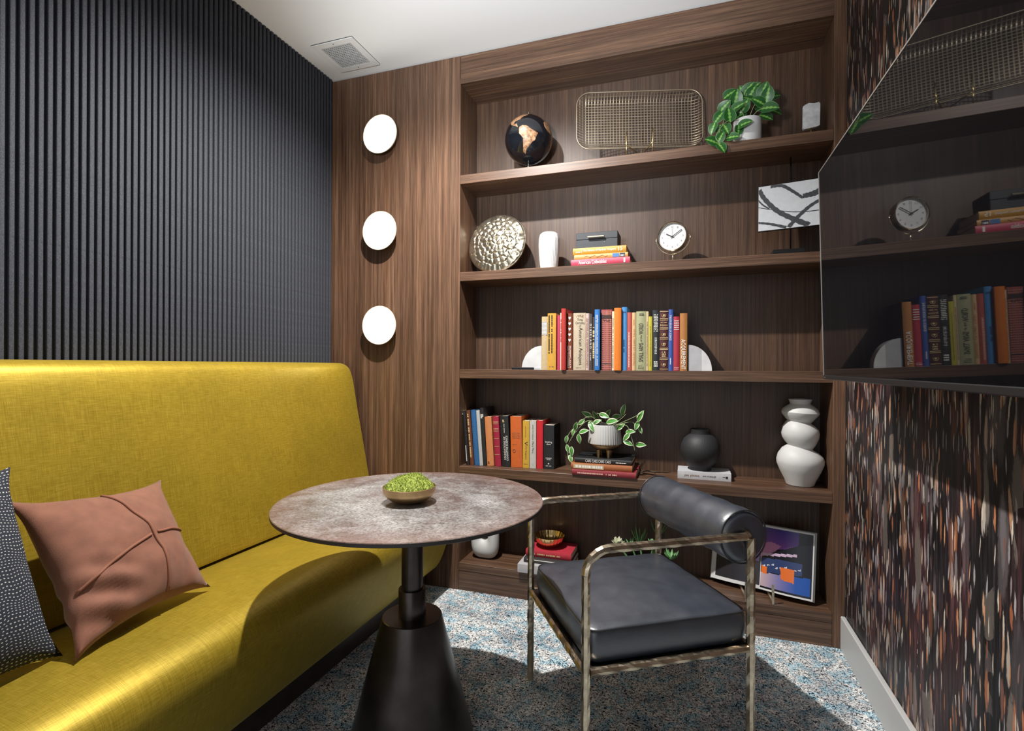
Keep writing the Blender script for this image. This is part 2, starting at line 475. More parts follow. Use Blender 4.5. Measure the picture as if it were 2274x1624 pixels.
# ------------------------------------------------------------------ built-in bookcase
XA, XB, YN = -1.088, 0.557, 2.612
bc = thing('built_in_bookcase', 'walnut built-in bookcase with open shelves filling the back wall', 'bookcase', (XA, YB, 0))
def bcp(name, m, x0, x1, y0, y1, z0, z1, bevel=0.0012):
    return B(name, m, bc, x0 - XA, x1 - XA, y0 - YB, y1 - YB, z0, z1, bevel=bevel)
bcp('header_panel', W_H, XA + 0.0015, XB, YB, YB + 0.022, 2.550, ZC - 0.006)
bcp('top_panel', W_H, XA, XB, YB + 0.022, YN, 2.550, 2.575)
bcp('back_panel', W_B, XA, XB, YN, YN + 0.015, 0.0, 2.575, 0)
bcp('side_panel', W_V, XA - 0.001, XA + 0.0005, YB + 0.001, YN, 0.0, 2.575, 0)
bcp('side_panel', W_V, XB, XB + 0.02, YB + 0.012, YN, 0.0, 2.575, 0)
bcp('stile', W_V, XB, XR - 0.001, YB, YB + 0.012, 0.0, ZC - 0.006)
for z in (S1, S2, S3, S4):
    bcp('shelf', W_H, XA + 0.0008, XB - 0.0003, YB, YN, z - 0.045, z)
bcp('base_shelf', W_H, XA + 0.0008, XB - 0.0003, YB, YN, S5 - 0.04, S5)
bcp('plinth', W_H, XA + 0.0008, XB - 0.0003, YB + 0.001, YB + 0.02, 0.0, S5 - 0.0405)

# ------------------------------------------------------------------ ceiling vent
vt = thing('air_vent', 'white square ceiling air vent with fine grey grille', 'vent', (-1.6365, 2.21, ZC - 0.0068))
VG = mat('vent_dark', (0.018, 0.018, 0.019), 0.6); VB = mat('vent_bars', (0.55, 0.555, 0.56), 0.5)
mb = MB(); o_, i_ = 0.118, 0.0855
for a in ((-o_, o_, -o_, -i_), (-o_, o_, i_, o_), (-o_, -i_, -i_, i_), (i_, o_, -i_, i_)):
    mb.box(a[0], a[1], a[2], a[3], 0, 0.0044)
mb.build('frame', WHITEP, vt)
MB().box(-o_ - 0.0008, o_ + 0.0008, -o_ - 0.0008, o_ + 0.0008, 0.0045, 0.0068).build('painted_shadow_gap', VG, vt)  # dark sheet painting the shade line between vent frame and ceiling
MB().box(-i_, i_, -i_, i_, 0.0038, 0.0044).build('backing', VG, vt)
mb = MB()
for k in range(14):
    t = -i_ + (k + 0.5) * 2 * i_ / 14
    mb.box(t - 0.0019, t + 0.0019, -i_, i_, 0.0002, 0.0036); mb.box(-i_, i_, t - 0.0019, t + 0.0019, 0.0004, 0.0036)
tag(mb.build('grille', VB, vt), kind='stuff')
for sx, sy in ((0, -0.102), (0, 0.102)):
    MB().lathe([(0.003, 0.0012), (0.003, -0.0008)], 8, (sx, sy, 0)).build('screw', VG, vt)

# ------------------------------------------------------------------ wall sconces
EM = NT('lit_diffuser')
EM.set(Base_Color=(0.9, 0.9, 0.88, 1), Emission_Color=(1.0, 0.96, 0.90, 1), Emission_Strength=7.0)
RIMM = mat('warm_white_enamel', (0.55, 0.50, 0.38), 0.45)
for z, w in ((2.337, 'uppermost'), (1.833, 'middle'), (1.339, 'lowest')):
    sc = thing('wall_sconce', 'round glowing white wall light on walnut panel, %s of the three' % w, 'wall light', (-1.5235, YB, z), 0, 'round wall lights in a column')
    T = Matrix.Rotation(R(90), 3, 'X')   # lathe z -> -y
    MB().lathe([(0.045, 0.0), (0.045, 0.014)], 40, M=T).build('mount', RIMM, sc, smooth=False, angle=40)
    MB().lathe([(0.030, 0.0135), (0.062, 0.0135), (0.088, 0.030), (0.1015, 0.052), (0.1010, 0.0545), (0.0985, 0.0545), (0.0905, 0.036), (0.045, 0.035)], 56, M=T).build('shade', RIMM, sc, angle=35)
    MB().lathe([(0.0895, 0.0352), (0.0893, 0.0372), (0.080, 0.0382), (0.04, 0.0386), (0.004, 0.0387)], 48, M=T).build('diffuser', EM.m, sc, angle=60)

# ------------------------------------------------------------------ television on the right wall
TVW, TVH = 1.14, 0.645
tv = thing('television', 'large black flat screen television on the patterned wall reflecting the shelves', 'television', (0.403, 1.841, 1.092))
tv.rotation_euler = (0, R(-1.45), 0)
SCR = NT('glossy_black_screen'); SCR.set(Base_Color=(0.004, 0.004, 0.005, 1), Roughness=0.02, Specular_IOR_Level=0.5, IOR=1.30)
TVF = mat('tv_silver_edge', (0.62, 0.60, 0.57), 0.3, 0.8); TVB = mat('tv_black_plastic', (0.012, 0.012, 0.013), 0.35)
B('screen', SCR.m, tv, 0.0, 0.008, -TVW + 0.004, -0.004, 0.014, TVH - 0.004)
mb = MB()
mb.box(-0.0012, 0.010, -0.0035, 0.0, 0.010, TVH); mb.box(-0.0012, 0.010, -TVW, -TVW + 0.0035, 0.010, TVH); mb.box(-0.0012, 0.010, -TVW, 0, TVH - 0.0035, TVH)
mb.build('bezel', TVF, tv)
B('bottom_bar', TVB, tv, -0.0015, 0.012, -TVW, 0.0, 0.0, 0.0138, bevel=0.002)
B('back_case', TVB, tv, 0.0085, 0.040, -TVW + 0.02, -0.02, 0.02, TVH - 0.02, bevel=0.004)
B('wall_mount', BLACKM, tv, 0.0402, 0.190, -TVW / 2 - 0.16, -TVW / 2 + 0.16, 0.18, 0.46)
B('sensor', STEEL, tv, -0.0022, -0.0016, -0.026, -0.010, 0.004, 0.008)

# ------------------------------------------------------------------ banquette sofa
SY0, SY1 = -0.75, 2.350
so = thing('banquette_sofa', 'long mustard yellow banquette sofa along the dark slatted wall', 'sofa', (-1.24, SY1, 0))
def extrude_profile(prof, y0, y1, ny, rnd=0.02):
    cx = sum(p[0] for p in prof) / len(prof); cz = sum(p[1] for p in prof) / len(prof)
    ys = []
    for k in range(6): ys.append((y0 + rnd * (1 - math.cos(R(18 * k))) * 0.9, 1 - rnd * 1.4 * (1 - math.sin(R(18 * k)))))
    for k in range(1, ny): ys.append((y0 + rnd + (y1 - y0 - 2 * rnd) * k / ny, 1.0))
    for k in range(6): ys.append((y1 - rnd * (1 - math.cos(R(90 - 18 * k))) * 0.9, 1 - rnd * 1.4 * (1 - math.sin(R(90 - 18 * k)))))
    rs = []
    for y, s in ys:
        rs.append([(cx + (x - cx) * s + 1.24, y - SY1, cz + (z - cz) * s) for x, z in prof])
    return MB().rings(rs)
bp = [(p.x, p.y) for p in smoothpath([Vector((x, z, 0)) for x, z in ((-1.66, 0.4395), (-1.600, 0.4385), (-1.575, 0.441), (-1.566, 0.452), (-1.5905, 0.563), (-1.629, 0.752), (-1.663, 0.917), (-1.686, 1.036), (-1.700, 1.090), (-1.716, 1.122), (-1.745, 1.139), (-1.78, 1.142), (-1.846, 1.142))], 6)]
bp += [(-1.846, 0.4395)]
extrude_profile(bp, SY0, SY1, 20, 0.03).build('backrest', VELVET, so, angle=50)
spf = [(p.x, p.y) for p in smoothpath([Vector((x, z, 0)) for x, z in ((-1.68, 0.424), (-1.60, 0.426), (-1.555, 0.431), (-1.45, 0.447), (-1.32, 0.455), (-1.22, 0.453), (-1.165, 0.443), (-1.125, 0.418), (-1.107, 0.38), (-1.108, 0.33), (-1.128, 0.25), (-1.150, 0.185), (-1.172, 0.140), (-1.195, 0.118), (-1.245, 0.112))], 6)]
spf += [(-1.80, 0.112), (-1.80, 0.424)]
extrude_profile(spf, SY0, SY1, 20, 0.03).build('seat', VELVET, so, angle=50)
PLM = mat('dark_stained_plinth', (0.035, 0.024, 0.019), 0.33, var=0.3, vscale=15)
B('plinth', PLM, so, -0.58, -0.008, SY0 - SY1 + 0.02, -0.015, 0.0, 0.1115)

# ------------------------------------------------------------------ cushions
class Pillow:
    def __init__(s, bl, br, tl, tr, th, pinch=0.03, wr=0.006, seed=0, flip=1, pw=2.6):
        s.c = [Vector(v) for v in (bl, br, tl, tr)]; s.th = th; s.pinch = pinch; s.wr = wr; s.sd = seed; s.pw = pw
        s.n = (s.c[1] - s.c[0]).cross(s.c[2] - s.c[0]).normalized() * flip
    def mid(s, u, v):
        bl, br, tl, tr = s.c
        uu = u + s.pinch * math.sin(math.pi * v) * (1 - 2 * u) * 4 * (0.25 if 0.02 < u < 0.98 else 0.25)
        vv = v + s.pinch * math.sin(math.pi * u) * (1 - 2 * v)
        ear = 0.035 * (abs(2 * u - 1) * abs(2 * v - 1)) ** 7
        uu += ear * (1 if u > 0.5 else -1); vv += ear * (1 if v > 0.5 else -1)
        p = bl * (1 - uu) * (1 - vv) + br * uu * (1 - vv) + tl * (1 - uu) * vv + tr * uu * vv
        return p
    def h(s, u, v):
        a = max(0.0, 1 - abs(2 * u - 1) ** s.pw); b = max(0.0, 1 - abs(2 * v - 1) ** s.pw)
        return (a * b) ** 0.55
    def at(s, u, v, side=1, off=0.0):
        w = noise.noise(Vector((u * 4 + s.sd, v * 4, side * 3.0))) + 0.6 * noise.noise(Vector((u * 9 + s.sd, v * 6, side * 5.0)))
        h = s.h(u, v)
        w += 1.6 * max(0.0, 1 - math.hypot(u - 0.16, v - 0.20) / 0.34) * math.sin((u * 0.5 + v) * 34) if s.wr > 0.006 else 0.0
        return s.mid(u, v) + s.n * side * (s.th / 2 * h + s.wr * w * min(1, h * 3) + off)
    def build(s, name, m, parent, org, N=44):
        o = Vector(org); mb = MB()
        mb.grid(lambda u, v: s.at(u, v, 1) - o, N, N, True); mb.grid(lambda u, v: s.at(1 - u, v, -1) - o, N, N, True)
        bmesh.ops.remove_doubles(mb.bm, verts=mb.bm.verts[:], dist=0.0003)
        return mb.build(name, m, parent, smooth=True)
TERRA = mat('terracotta_linen', (0.205, 0.080, 0.046), 0.85, var=0.12, vscale=30, bump=0.35, bscale=700, sheen=0.3)
org = (-1.36, 0.98, 0.45)
t = thing('throw_pillow', 'square terracotta linen cushion with crossed seams leaning on the sofa back', 'cushion', org)
pl = Pillow((-1.305, 0.800, 0.474), (-1.352, 1.168, 0.476), (-1.545, 0.800, 0.790), (-1.585, 1.198, 0.752), 0.158, 0.048, 0.008, 2.0, 1, 2.3)
pl.build('cover', TERRA, t, org)
def seam(pts, r, parent, pil, m, org):
    P = []
    for i in range(len(pts) - 1):
        for k in range(10):
            f = k / 10; P.append((pts[i][0] * (1 - f) + pts[i + 1][0] * f, pts[i][1] * (1 - f) + pts[i + 1][1] * f))
    P.append(pts[-1])
    MB().tube([pil.at(u, v, 1, r * 0.35) - Vector(org) for u, v in P], r, 6).build('seam', m, parent, smooth=True)
TERRAD = mat('terracotta_seam', (0.235, 0.09, 0.05), 0.85)
seam([(0.47, 0.97), (0.53, 0.78), (0.60, 0.58), (0.63, 0.35), (0.62, 0.04)], 0.0045, t, pl, TERRAD, org)
seam([(0.04, 0.31), (0.22, 0.38), (0.40, 0.44), (0.585, 0.49)], 0.0042, t, pl, TERRAD, org)
seam([(0.65, 0.50), (0.80, 0.50), (0.96, 0.49)], 0.004, t, pl, TERRAD, org)
def mk_dots():
    n = NT('navy_stitched_weave')
    s = n.sep(n.tc.outputs['UV'])
    wob = n.noise(n.mapping((5, 5, 5), 'UV'), 1, 2, 0.5)
    v = n.math('ADD', n.math('MULTIPLY', s[1], 60.0), n.math('MULTIPLY', wob.outputs['Fac'], 5.0))
    row = n.math('FLOOR', v)
    u = n.math('ADD', n.math('MULTIPLY', s[0], 46.0), n.math('MULTIPLY', n.math('SINE', n.math('MULTIPLY', row, 12.9)), 3.0))
    fu = n.math('FRACT', u); fv = n.math('FRACT', v)
    m1 = n.math('LESS_THAN', fu, 0.42); m2 = n.math('MULTIPLY', n.math('GREATER_THAN', fv, 0.38), n.math('LESS_THAN', fv, 0.62))
    k = n.math('MULTIPLY', m1, m2)
    n.set(Base_Color=n.mix(k, (0.014, 0.018, 0.028), (0.50, 0.50, 0.49)), Roughness=0.9)
    n.bump(k, 0.6, 0.002)
    return n.m
org = (-1.40, 0.62, 0.46)
t = thing('throw_pillow', 'navy cushion with small white stitched dashes at the left edge of the sofa', 'cushion', org)
pn = Pillow((-1.335, 0.392, 0.470), (-1.372, 0.792, 0.468), (-1.500, 0.390, 0.905), (-1.520, 0.775, 0.872), 0.15, 0.025, 0.004, 9.0, 1)
pn.build('cover', mk_dots(), t, org)

# ------------------------------------------------------------------ round pedestal table
TZ, TR_, TC = 0.722, 0.398, (-0.793, 1.404)
tb = thing('pedestal_table', 'round mottled bronze pedestal table with a conical dark metal base', 'table', (TC[0], TC[1], 0))
MB().lathe([(0.30, TZ - 0.016), (TR_ - 0.006, TZ - 0.0135), (TR_ - 0.0005, TZ - 0.011), (TR_, TZ - 0.002)], 128).build('table_edge', EDGE, tb, angle=35)
MB().lathe([(TR_, TZ - 0.0019), (TR_ - 0.0015, TZ)], 128).build('table_top', TOPM, tb, angle=35)
MB().lathe([(0.10, TZ - 0.022), (0.10, TZ - 0.0162)], 40).build('top_plate', IRON, tb, angle=40)
MB().lathe([(0.0325, 0.44), (0.0325, TZ - 0.0222)], 40).build('column', IRON, tb, angle=40)
MB().lathe([(0.0413, 0.358), (0.0413, 0.450), (0.0402, 0.4515), (0.0332, 0.4515), (0.0332, 0.430)], 40).build('sleeve', IRON, tb, angle=40)
MB().lathe([(0.186, 0.0), (0.186, 0.006), (0.0895, 0.3675), (0.0875, 0.3690), (0.0415, 0.3690)], 72).build('base_cone', IRON, tb, angle=30)

bw = thing('moss_bowl', 'shallow brass bowl standing on the round table holding green moss', 'bowl', (-0.786, 1.372, TZ))
BOWLM = mat('antique_gold_bowl', (0.52, 0.36, 0.19), 0.34, 1.0, var=0.12, vscale=25)
MB().lathe([(0.030, 0.0), (0.040, 0.002), (0.058, 0.010), (0.071, 0.021), (0.077, 0.034), (0.0785, 0.047), (0.0765, 0.0475), (0.0745, 0.036), (0.066, 0.022), (0.02, 0.012)], 56).build('bowl', BOWLM, bw, angle=50)
MOSS = mat('moss_green', (0.36, 0.43, 0.085), 0.9, var=0.55, vscale=130)
mb = MB(); rnd = random.Random(5)
def mossz(x, y):
    q = max(0.0, 1 - (x * x + y * y) / 0.0735 ** 2)
    return 0.036 + 0.040 * q ** 0.65 + 0.012 * math.exp(-((x - 0.022) ** 2 + (y - 0.008) ** 2) / 0.0006) * q + 0.006 * noise.noise(Vector((x * 50, y * 50, 1)))
rs = []
for k in range(13):
    r = 0.0735 * (1 - k / 13) ; rs.append([(r * math.cos(2 * math.pi * i / 36), r * math.sin(2 * math.pi * i / 36), mossz(r * math.cos(2 * math.pi * i / 36), r * math.sin(2 * math.pi * i / 36))) for i in range(36)])
mb.rings(rs, True, True, True)
for k in range(5200):
    a = rnd.uniform(0, 2 * math.pi); r = 0.0738 * math.sqrt(rnd.random()); x, y = r * math.cos(a), r * math.sin(a); z = mossz(x, y) - 0.001
    d = Vector((rnd.uniform(-1, 1), rnd.uniform(-1, 1), rnd.uniform(0.5, 1.6))).normalized() * rnd.uniform(0.004, 0.009)
    s = Vector((rnd.uniform(-1, 1), rnd.uniform(-1, 1), 0)).normalized() * 0.0009; p = Vector((x, y, z))
    mb.poly([p - s, p + s, p + d])
ms = mb.build('moss', MOSS, None, (-0.786, 1.372, TZ), fix=False)
tag(ms, 'bright green moss mounded in the brass bowl on the table', 'moss', kind='stuff')

# ------------------------------------------------------------------ leather armchair
CA = R(32.9)
# local x = towards the backrest, local y = away from the camera; origin under the near front leg
ch = thing('armchair', 'black leather armchair with hammered brass frame and round bolster back', 'chair', (-0.252, 1.364, 0), CA)
CW, CD, ZA, ZR, TRAD = 0.515, 0.51, 0.641, 0.318, 0.0122
hr = random.Random(11)
def hammered(path, name, r=TRAD, seg=8, step=0.016):
    P = [Vector(p) for p in path]; Q = [P[0]]
    for a, b in zip(P[:-1], P[1:]):
        n_ = max(1, round((b - a).length / step))
        for k in range(1, n_ + 1): Q.append(a.lerp(b, k / n_))
    tab = {}
    def rf(i, k):
        return 1 + 0.085 * math.sin(i * 1.35 + k * 2.4 + hr.random() * 0.9)
    return MB().tube(Q, r, seg, rf).build(name, BRASS, ch)
for y in (0.0, CW):
    hammered([(0, y, 0), (0, y, ZA - 0.065)], 'leg')
    hammered([(CD, y, 0), (CD, y, ZA - 0.006)], 'leg')
    iy = 0.035 if y == 0 else CW - 0.035
    arc = [(0.065 * (1 - math.cos(R(a))), y, ZA - 0.065 + 0.065 * math.sin(R(a))) for a in range(0, 91, 15)]
    arc += [(CD - 0.022, y, ZA), (CD - 0.009, y + (0.004 if y == 0 else -0.004), ZA + 0.001), (CD - 0.002, y + (0.014 if y == 0 else -0.014), ZA + 0.002), (CD - 0.001, iy, ZA + 0.003)]
    hammered(arc, 'armrest')
hammered([(0.012, 0, ZR), (CD - 0.012, 0, ZR)], 'seat_rail', 0.0112)
hammered([(0.012, CW, ZR), (CD - 0.012, CW, ZR)], 'seat_rail', 0.0112)
hammered([(0, 0.012, ZR), (0, CW - 0.012, ZR)], 'seat_rail', 0.0112)
hammered([(CD, 0.012, ZR), (CD, CW - 0.012, ZR)], 'seat_rail', 0.0112)
def cushion(x0, x1, y0, y1, z0, z1, r, crown, nx=30):
    """rounded box with a crowned top"""
    cx, cy = (x0 + x1) / 2, (y0 + y1) / 2; hxx, hy = (x1 - x0) / 2, (y1 - y0) / 2
    def outline(ins, rc):
        pts = []; a, b = hxx - ins, hy - ins
        for qx, qy, a0 in ((1, 1, 0), (-1, 1, 90), (-1, -1, 180), (1, -1, 270)):
            for k in range(7):
                an = R(a0 + 15 * k); pts.append((cx + qx * (a - rc) + rc * math.cos(an), cy + qy * (b - rc) + rc * math.sin(an)))
        out = []
        for i in range(len(pts)):
            p, q = pts[i], pts[(i + 1) % len(pts)]; d = math.hypot(q[0] - p[0], q[1] - p[1]); m_ = max(1, int(d / 0.035))
            for k in range(m_): out.append((p[0] + (q[0] - p[0]) * k / m_, p[1] + (q[1] - p[1]) * k / m_))
        return out
    base = outline(0, 0.03)
    def ring(s_ins, z, cr=0.0):
        res = []
        for x, y in base:
            sx, sy = (x - cx) / hxx, (y - cy) / hy
            xx = cx + sx * (hxx - s_ins); yy_ = cy + sy * (hy - s_ins)
            e = (1 - ((xx - cx) / hxx) ** 2) * (1 - ((yy_ - cy) / hy) ** 2)
            res.append((xx, yy_, z + cr * e + 0.002 * noise.noise(Vector((xx * 14, yy_ * 14, z * 9)))))
        return res
    rs = [ring(0.012, z0), ring(0.004, z0 + 0.006), ring(0.0, z0 + 0.02), ring(-0.003, (z0 + z1) / 2), ring(0.0, z1 - 0.014), ring(0.003, z1 - 0.005), ring(0.010, z1, crown)]
    for k in range(1, 9): rs.append(ring(0.010 + (hxx - 0.022) * k / 9, z1, crown))
    return MB().rings(rs), ring(0.0035, z1 - 0.003, crown)
mb, pipe = cushion(0.013, CD + 0.004, 0.0125, CW - 0.0125, ZR + 0.0062, 0.418, 0.03, 0.024)
st = mb.build('seat', LEATHER, ch, smooth=True)
MB().tube(pipe, 0.0024, 6, closed=True).build('piping', PIPE, st, smooth=True)
B('seat_base', BLACKM, ch, 0.004, CD - 0.004, 0.004, CW - 0.004, ZR - 0.007, ZR + 0.006)
# bolster: axis along local y
BX, BZ, BR = CD - 0.012, 0.634, 0.0790
def bolprof():
    pr = [(0.006, 0.014), (0.03, 0.006), (0.055, 0.003), (0.068, 0.006), (BR - 0.004, 0.014), (BR, 0.030)]
    L_ = CW - 0.010
    mid_ = [(BR + 0.0015 * math.sin(i * 1.9), 0.03 + (L_ - 0.06) * i / 16) for i in range(1, 16)]
    return pr + mid_ + [(r, L_ - y) for r, y in reversed(pr)]
T = Matrix.Rotation(R(-90), 3, 'X')
bo = MB().lathe(bolprof(), 40, (BX, 0.005, BZ), M=T, rib=lambda a, z: 1 + 0.006 * math.sin(a * 7 + z * 30) + 0.004 * math.sin(a * 23 + z * 11) * (1 if z < 0.06 or z > 0.44 else 0.3)).build('bolster', LEATHER, ch, smooth=True)
for yv in (0.016, CW - 0.016):
    MB().tube([(BX + (BR - 0.0015) * math.cos(2 * math.pi * k / 48), yv, BZ + (BR - 0.0015) * math.sin(2 * math.pi * k / 48)) for k in range(48)], 0.0024, 6, closed=True).build('piping', PIPE, bo, smooth=True)
# ------------------------------------------------------------------ books
def cmat(c, rough=0.55):
    return mat('cover_' + c.strip('#'), tuple(x * 0.78 for x in hx(c)), rough, bump=0.1, bscale=900, var=0.06, vscale=60)
def make_book(label, x, y, z, t, h, d, color, spine=None, lean=0.0, group=None, flat=False, hard=True, rz=0.0):
    """upright: origin at the spine's bottom centre, spine looks to -Y. flat: lying, spine to -Y, t is the thickness, h the length along X"""
    o = thing('book', label, 'book', (x, y, z), rz, group)
    m = cmat(color); ms_ = cmat(spine) if spine else m
    b = 0.0022 if hard else 0.0008; ov = 0.0025 if hard else 0.0
    # cross-section of the case in (across thickness a, depth b)
    n = 6; out = []; bulge = 0.0035 if hard else 0.0012
    for k in range(n + 1):
        f = -1 + 2 * k / n; out.append((f * t / 2, -bulge * (1 - f * f) + bulge))
    sp = out
    ins = [(max(-t / 2 + b, min(t / 2 - b, a)), c + b) for a, c in reversed(sp)]
    case = sp + [(t / 2, d)] + [(t / 2 - b, d)] + ins + [(-t / 2 + b, d)] + [(-t / 2, d)]
    ln = lambda a, c, l: ((a, c, l) if not flat else (l - h / 2, c, a + t / 2))
    mb = MB().rings([[ln(a, c, 0.0) for a, c in case], [ln(a, c, h) for a, c in case]])
    co = mb.build('cover', [m, ms_] if spine else m, o, angle=25)
    if spine:
        for p in co.data.polygons:
            if (p.normal.y < -0.5): p.material_index = 1
    pg = MB()
    p0 = ln(-t / 2 + b + 0.0001, b + bulge + 0.0015, ov); p1 = ln(t / 2 - b - 0.0001, d - ov - 0.001, h - ov)
    pg.box(min(p0[0], p1[0]), max(p0[0], p1[0]), p0[1], p1[1], min(p0[2], p1[2]), max(p0[2], p1[2])).build('pages', PAGES, o)
    if lean: o.rotation_euler = (0, lean, rz)
    return o
G3 = 'books between the marble bookends'
GAP = 0.0006
S3B = [
 (-0.664, -0.634, 0.256, '#cbb48a', None, 2.407, 'cream clothbound book with grey spine label, leftmost between the marble bookends'),
 (-0.6335, -0.592, 0.270, '#d6a13c', None, 2.403, 'thick mustard yellow book with bubbly vertical title, third shelf'),
 (-0.588, -0.574, 0.260, '#c63d66', None, 2.410, 'thin hot pink book on the third shelf beside the mustard one'),
 (-0.573, -0.5625, 0.271, '#e4d3ba', None, 2.408, 'very thin cream book squeezed against a tall red one, third shelf'),
 (-0.562, -0.540, 0.289, '#b8342f', None, 2.381, 'tall plain red book jutting over the third shelf edge'),
 (-0.539, -0.5125, 0.267, '#7c3a1f', None, 2.404, 'brown book with cream heart pattern down its spine'),
 (-0.509, -0.450, 0.268, '#c9b9a0', None, 2.403, 'widest beige book, titled in curly black lettering, third shelf'),
 (-0.4495, -0.433, 0.265, '#d8bcb4', None, 2.404, 'pale pink book right of the wide beige one'),
 (-0.4325, -0.4195, 0.263, '#4a3f3d', None, 2.406, 'charcoal book with spaced white capitals, third shelf'),
 (-0.419, -0.4065, 0.247, '#4c3d30', None, 2.408, 'short dark brown book with gold script left of the first blue book'),
 (-0.405, -0.381, 0.280, '#2f78c4', None, 2.383, 'bright blue book with white lettering left of the red plaid one'),
 (-0.3775, -0.3285, 0.280, '#a04644', None, 2.402, 'thick red plaid clothbound book with dark bands'),
 (-0.3280, -0.3165, 0.271, '#e6dcbc', None, 2.404, 'thin ivory book with dark title left of the orange one'),
 (-0.316, -0.284, 0.284, '#e97f23', None, 2.384, 'plain bright orange book on the third shelf'),
 (-0.2835, -0.260, 0.289, '#4a90d0', None, 2.400, 'tall light blue book right of the plain orange one'),
 (-0.2595, -0.238, 0.264, '#bf5a4d', None, 2.402, 'salmon red book with pale lettering on the third shelf'),
 (-0.2375, -0.220, 0.263, '#dcb98a', None, 2.402, 'peach book lettered in orange on the third shelf'),
 (-0.2195, -0.176, 0.267, '#a9ab84', None, 2.400, 'sage green book with bold black upward title'),
 (-0.1755, -0.165, 0.266, '#d9c49a', None, 2.403, 'slim cream book right of the sage green one'),
 (-0.1645, -0.149, 0.243, '#c6bb3a', None, 2.402, 'slim yellow green book, shortest beside the black one, third shelf'),
 (-0.1485, -0.118, 0.271, '#23272a', None, 2.403, 'black book with large pale glyphs on the third shelf'),
 (-0.1175, -0.080, 0.269, '#4b1d1e', None, 2.401, 'maroon encyclopedia volume with gold bands and emblems'),
 (-0.0795, -0.059, 0.272, '#3a5aa8', None, 2.402, 'royal blue book with white downward title, third shelf'),
 (-0.0585, -0.032, 0.240, '#b23042', None, 2.403, 'short crimson book with pale lines near its top, third shelf'),
 (-0.0310, 0.000, 0.253, '#4a2a1c', '#b5783f', 2.400, 'worn tan book with big cream capitals, rightmost between the bookends'),
]
BK3 = []
for i, (x0, x1, h, c, s, y, lab) in enumerate(S3B):
    BK3.append(make_book(lab, (x0 + x1) / 2, y, S3, x1 - x0 - GAP, h, 0.165 + 0.02 * ((i * 7) % 3) / 2, c, s, group=G3, hard=(i not in (3, 8, 12, 18, 19))))
GREY = mat('grey_paper_label', (0.34, 0.335, 0.33), 0.7)
def patch(parent, x0, x1, z0, z1, m, name='spine_label', y=-0.0004):
    return MB().box(x0, x1, y, y + 0.0003, z0, z1).build(name, m, parent)
b = BK3
patch(b[0], -0.0128, 0.0128, 0.168, 0.231, GREY); marks(b[0], -0.0115, 0.0115, 0.172, 0.228, INKW, 'h', 9, 1, -0.0006, 0.3)
marks(b[1], -0.016, 0.012, 0.08, 0.262, INKD, 'v', 2, 2, -0.0006, 0.45); marks(b[1], -0.011, 0.011, 0.014, 0.020, INKB, 'h', 1, 3)
marks(b[3], -0.003, 0.003, 0.13, 0.24, INKB, 'v', 1, 4); 
for k in range(5):
    mb = MB(); zc_ = 0.246 - k * 0.026
    mb.poly([(0.0, -0.0008, zc_ - 0.009), (0.006, -0.0008, zc_), (0.004, -0.0008, zc_ + 0.006), (0, -0.0008, zc_ + 0.003), (-0.004, -0.0008, zc_ + 0.006), (-0.006, -0.0008, zc_)])
    mb.build('heart_print', INKW, b[5], fix=False)
marks(b[5], -0.010, 0.010, 0.01, 0.115, INKW, 'v', 3, 6, -0.0007, 0.35)
lettering('Three\nCenturies\nof', 0.043, 0.040, b[6], (0.003, -0.0006, 0.222), INKD)
lettering('American Antiques', 0.175, 0.022, b[6], (0.004, -0.0006, 0.112), INKD, 'd')
marks(b[6], -0.014, 0.018, 0.249, 0.261, INKB, 'h', 2, 7); marks(b[6], -0.016, 0.008, 0.010, 0.013, INKD, 'h', 1, 8)
marks(b[7], -0.005, 0.005, 0.012, 0.245, INKB, 'v', 2, 9)
lettering('D I X I E L A N D', 0.115, 0.0075, b[8], (0.0, -0.0005, 0.158), INKW, 'd'); marks(b[8], -0.002, 0.002, 0.045, 0.08, INKW, 'v', 1, 11)
marks(b[9], -0.0045, 0.0045, 0.055, 0.20, INKG, 'v', 1, 12, fill=0.9)
marks(b[10], -0.006, 0.006, 0.020, 0.255, INKW, 'v', 2, 13, fill=0.5)
PLAIDD = mat('dark_band_print', (0.035, 0.016, 0.014), 0.6); PLAIDL = mat('pale_plaid_print', (0.45, 0.19, 0.15), 0.7)
mb = MB()
for k in range(30): mb.poly([(-0.0225, -0.0004, 0.006 + k * 0.009), (0.0225, -0.0004, 0.006 + k * 0.009), (0.0225, -0.0004, 0.0085 + k * 0.009), (-0.0225, -0.0004, 0.0085 + k * 0.009)])
for k in range(7): mb.poly([(-0.021 + k * 0.0065, -0.00045, 0.003), (-0.0195 + k * 0.0065, -0.00045, 0.003), (-0.0195 + k * 0.0065, -0.00045, 0.277), (-0.021 + k * 0.0065, -0.00045, 0.277)])
mb.build('plaid_print', PLAIDL, b[11], fix=False)
patch(b[11], -0.022, 0.022, 0.238, 0.254, PLAIDD, y=-0.0009); patch(b[11], -0.022, 0.022, 0.028, 0.033, PLAIDD, y=-0.0009); marks(b[11], -0.015, 0.015, 0.224, 0.235, PLAIDD, 'h', 2, 15, -0.001)
marks(b[12], -0.0025, 0.0025, 0.01, 0.25, INKD, 'v', 1, 16)
marks(b[14], -0.004, 0.004, 0.083, 0.14, mat('navy_print', (0.02, 0.06, 0.16), 0.6), 'v', 1, 17); patch(b[14], -0.006, 0.006, 0.262, 0.268, mat('navy_print'))
marks(b[15], -0.005, 0.004, 0.015, 0.175, mat('pale_pink_print', (0.75, 0.45, 0.38), 0.6), 'v', 1, 18)
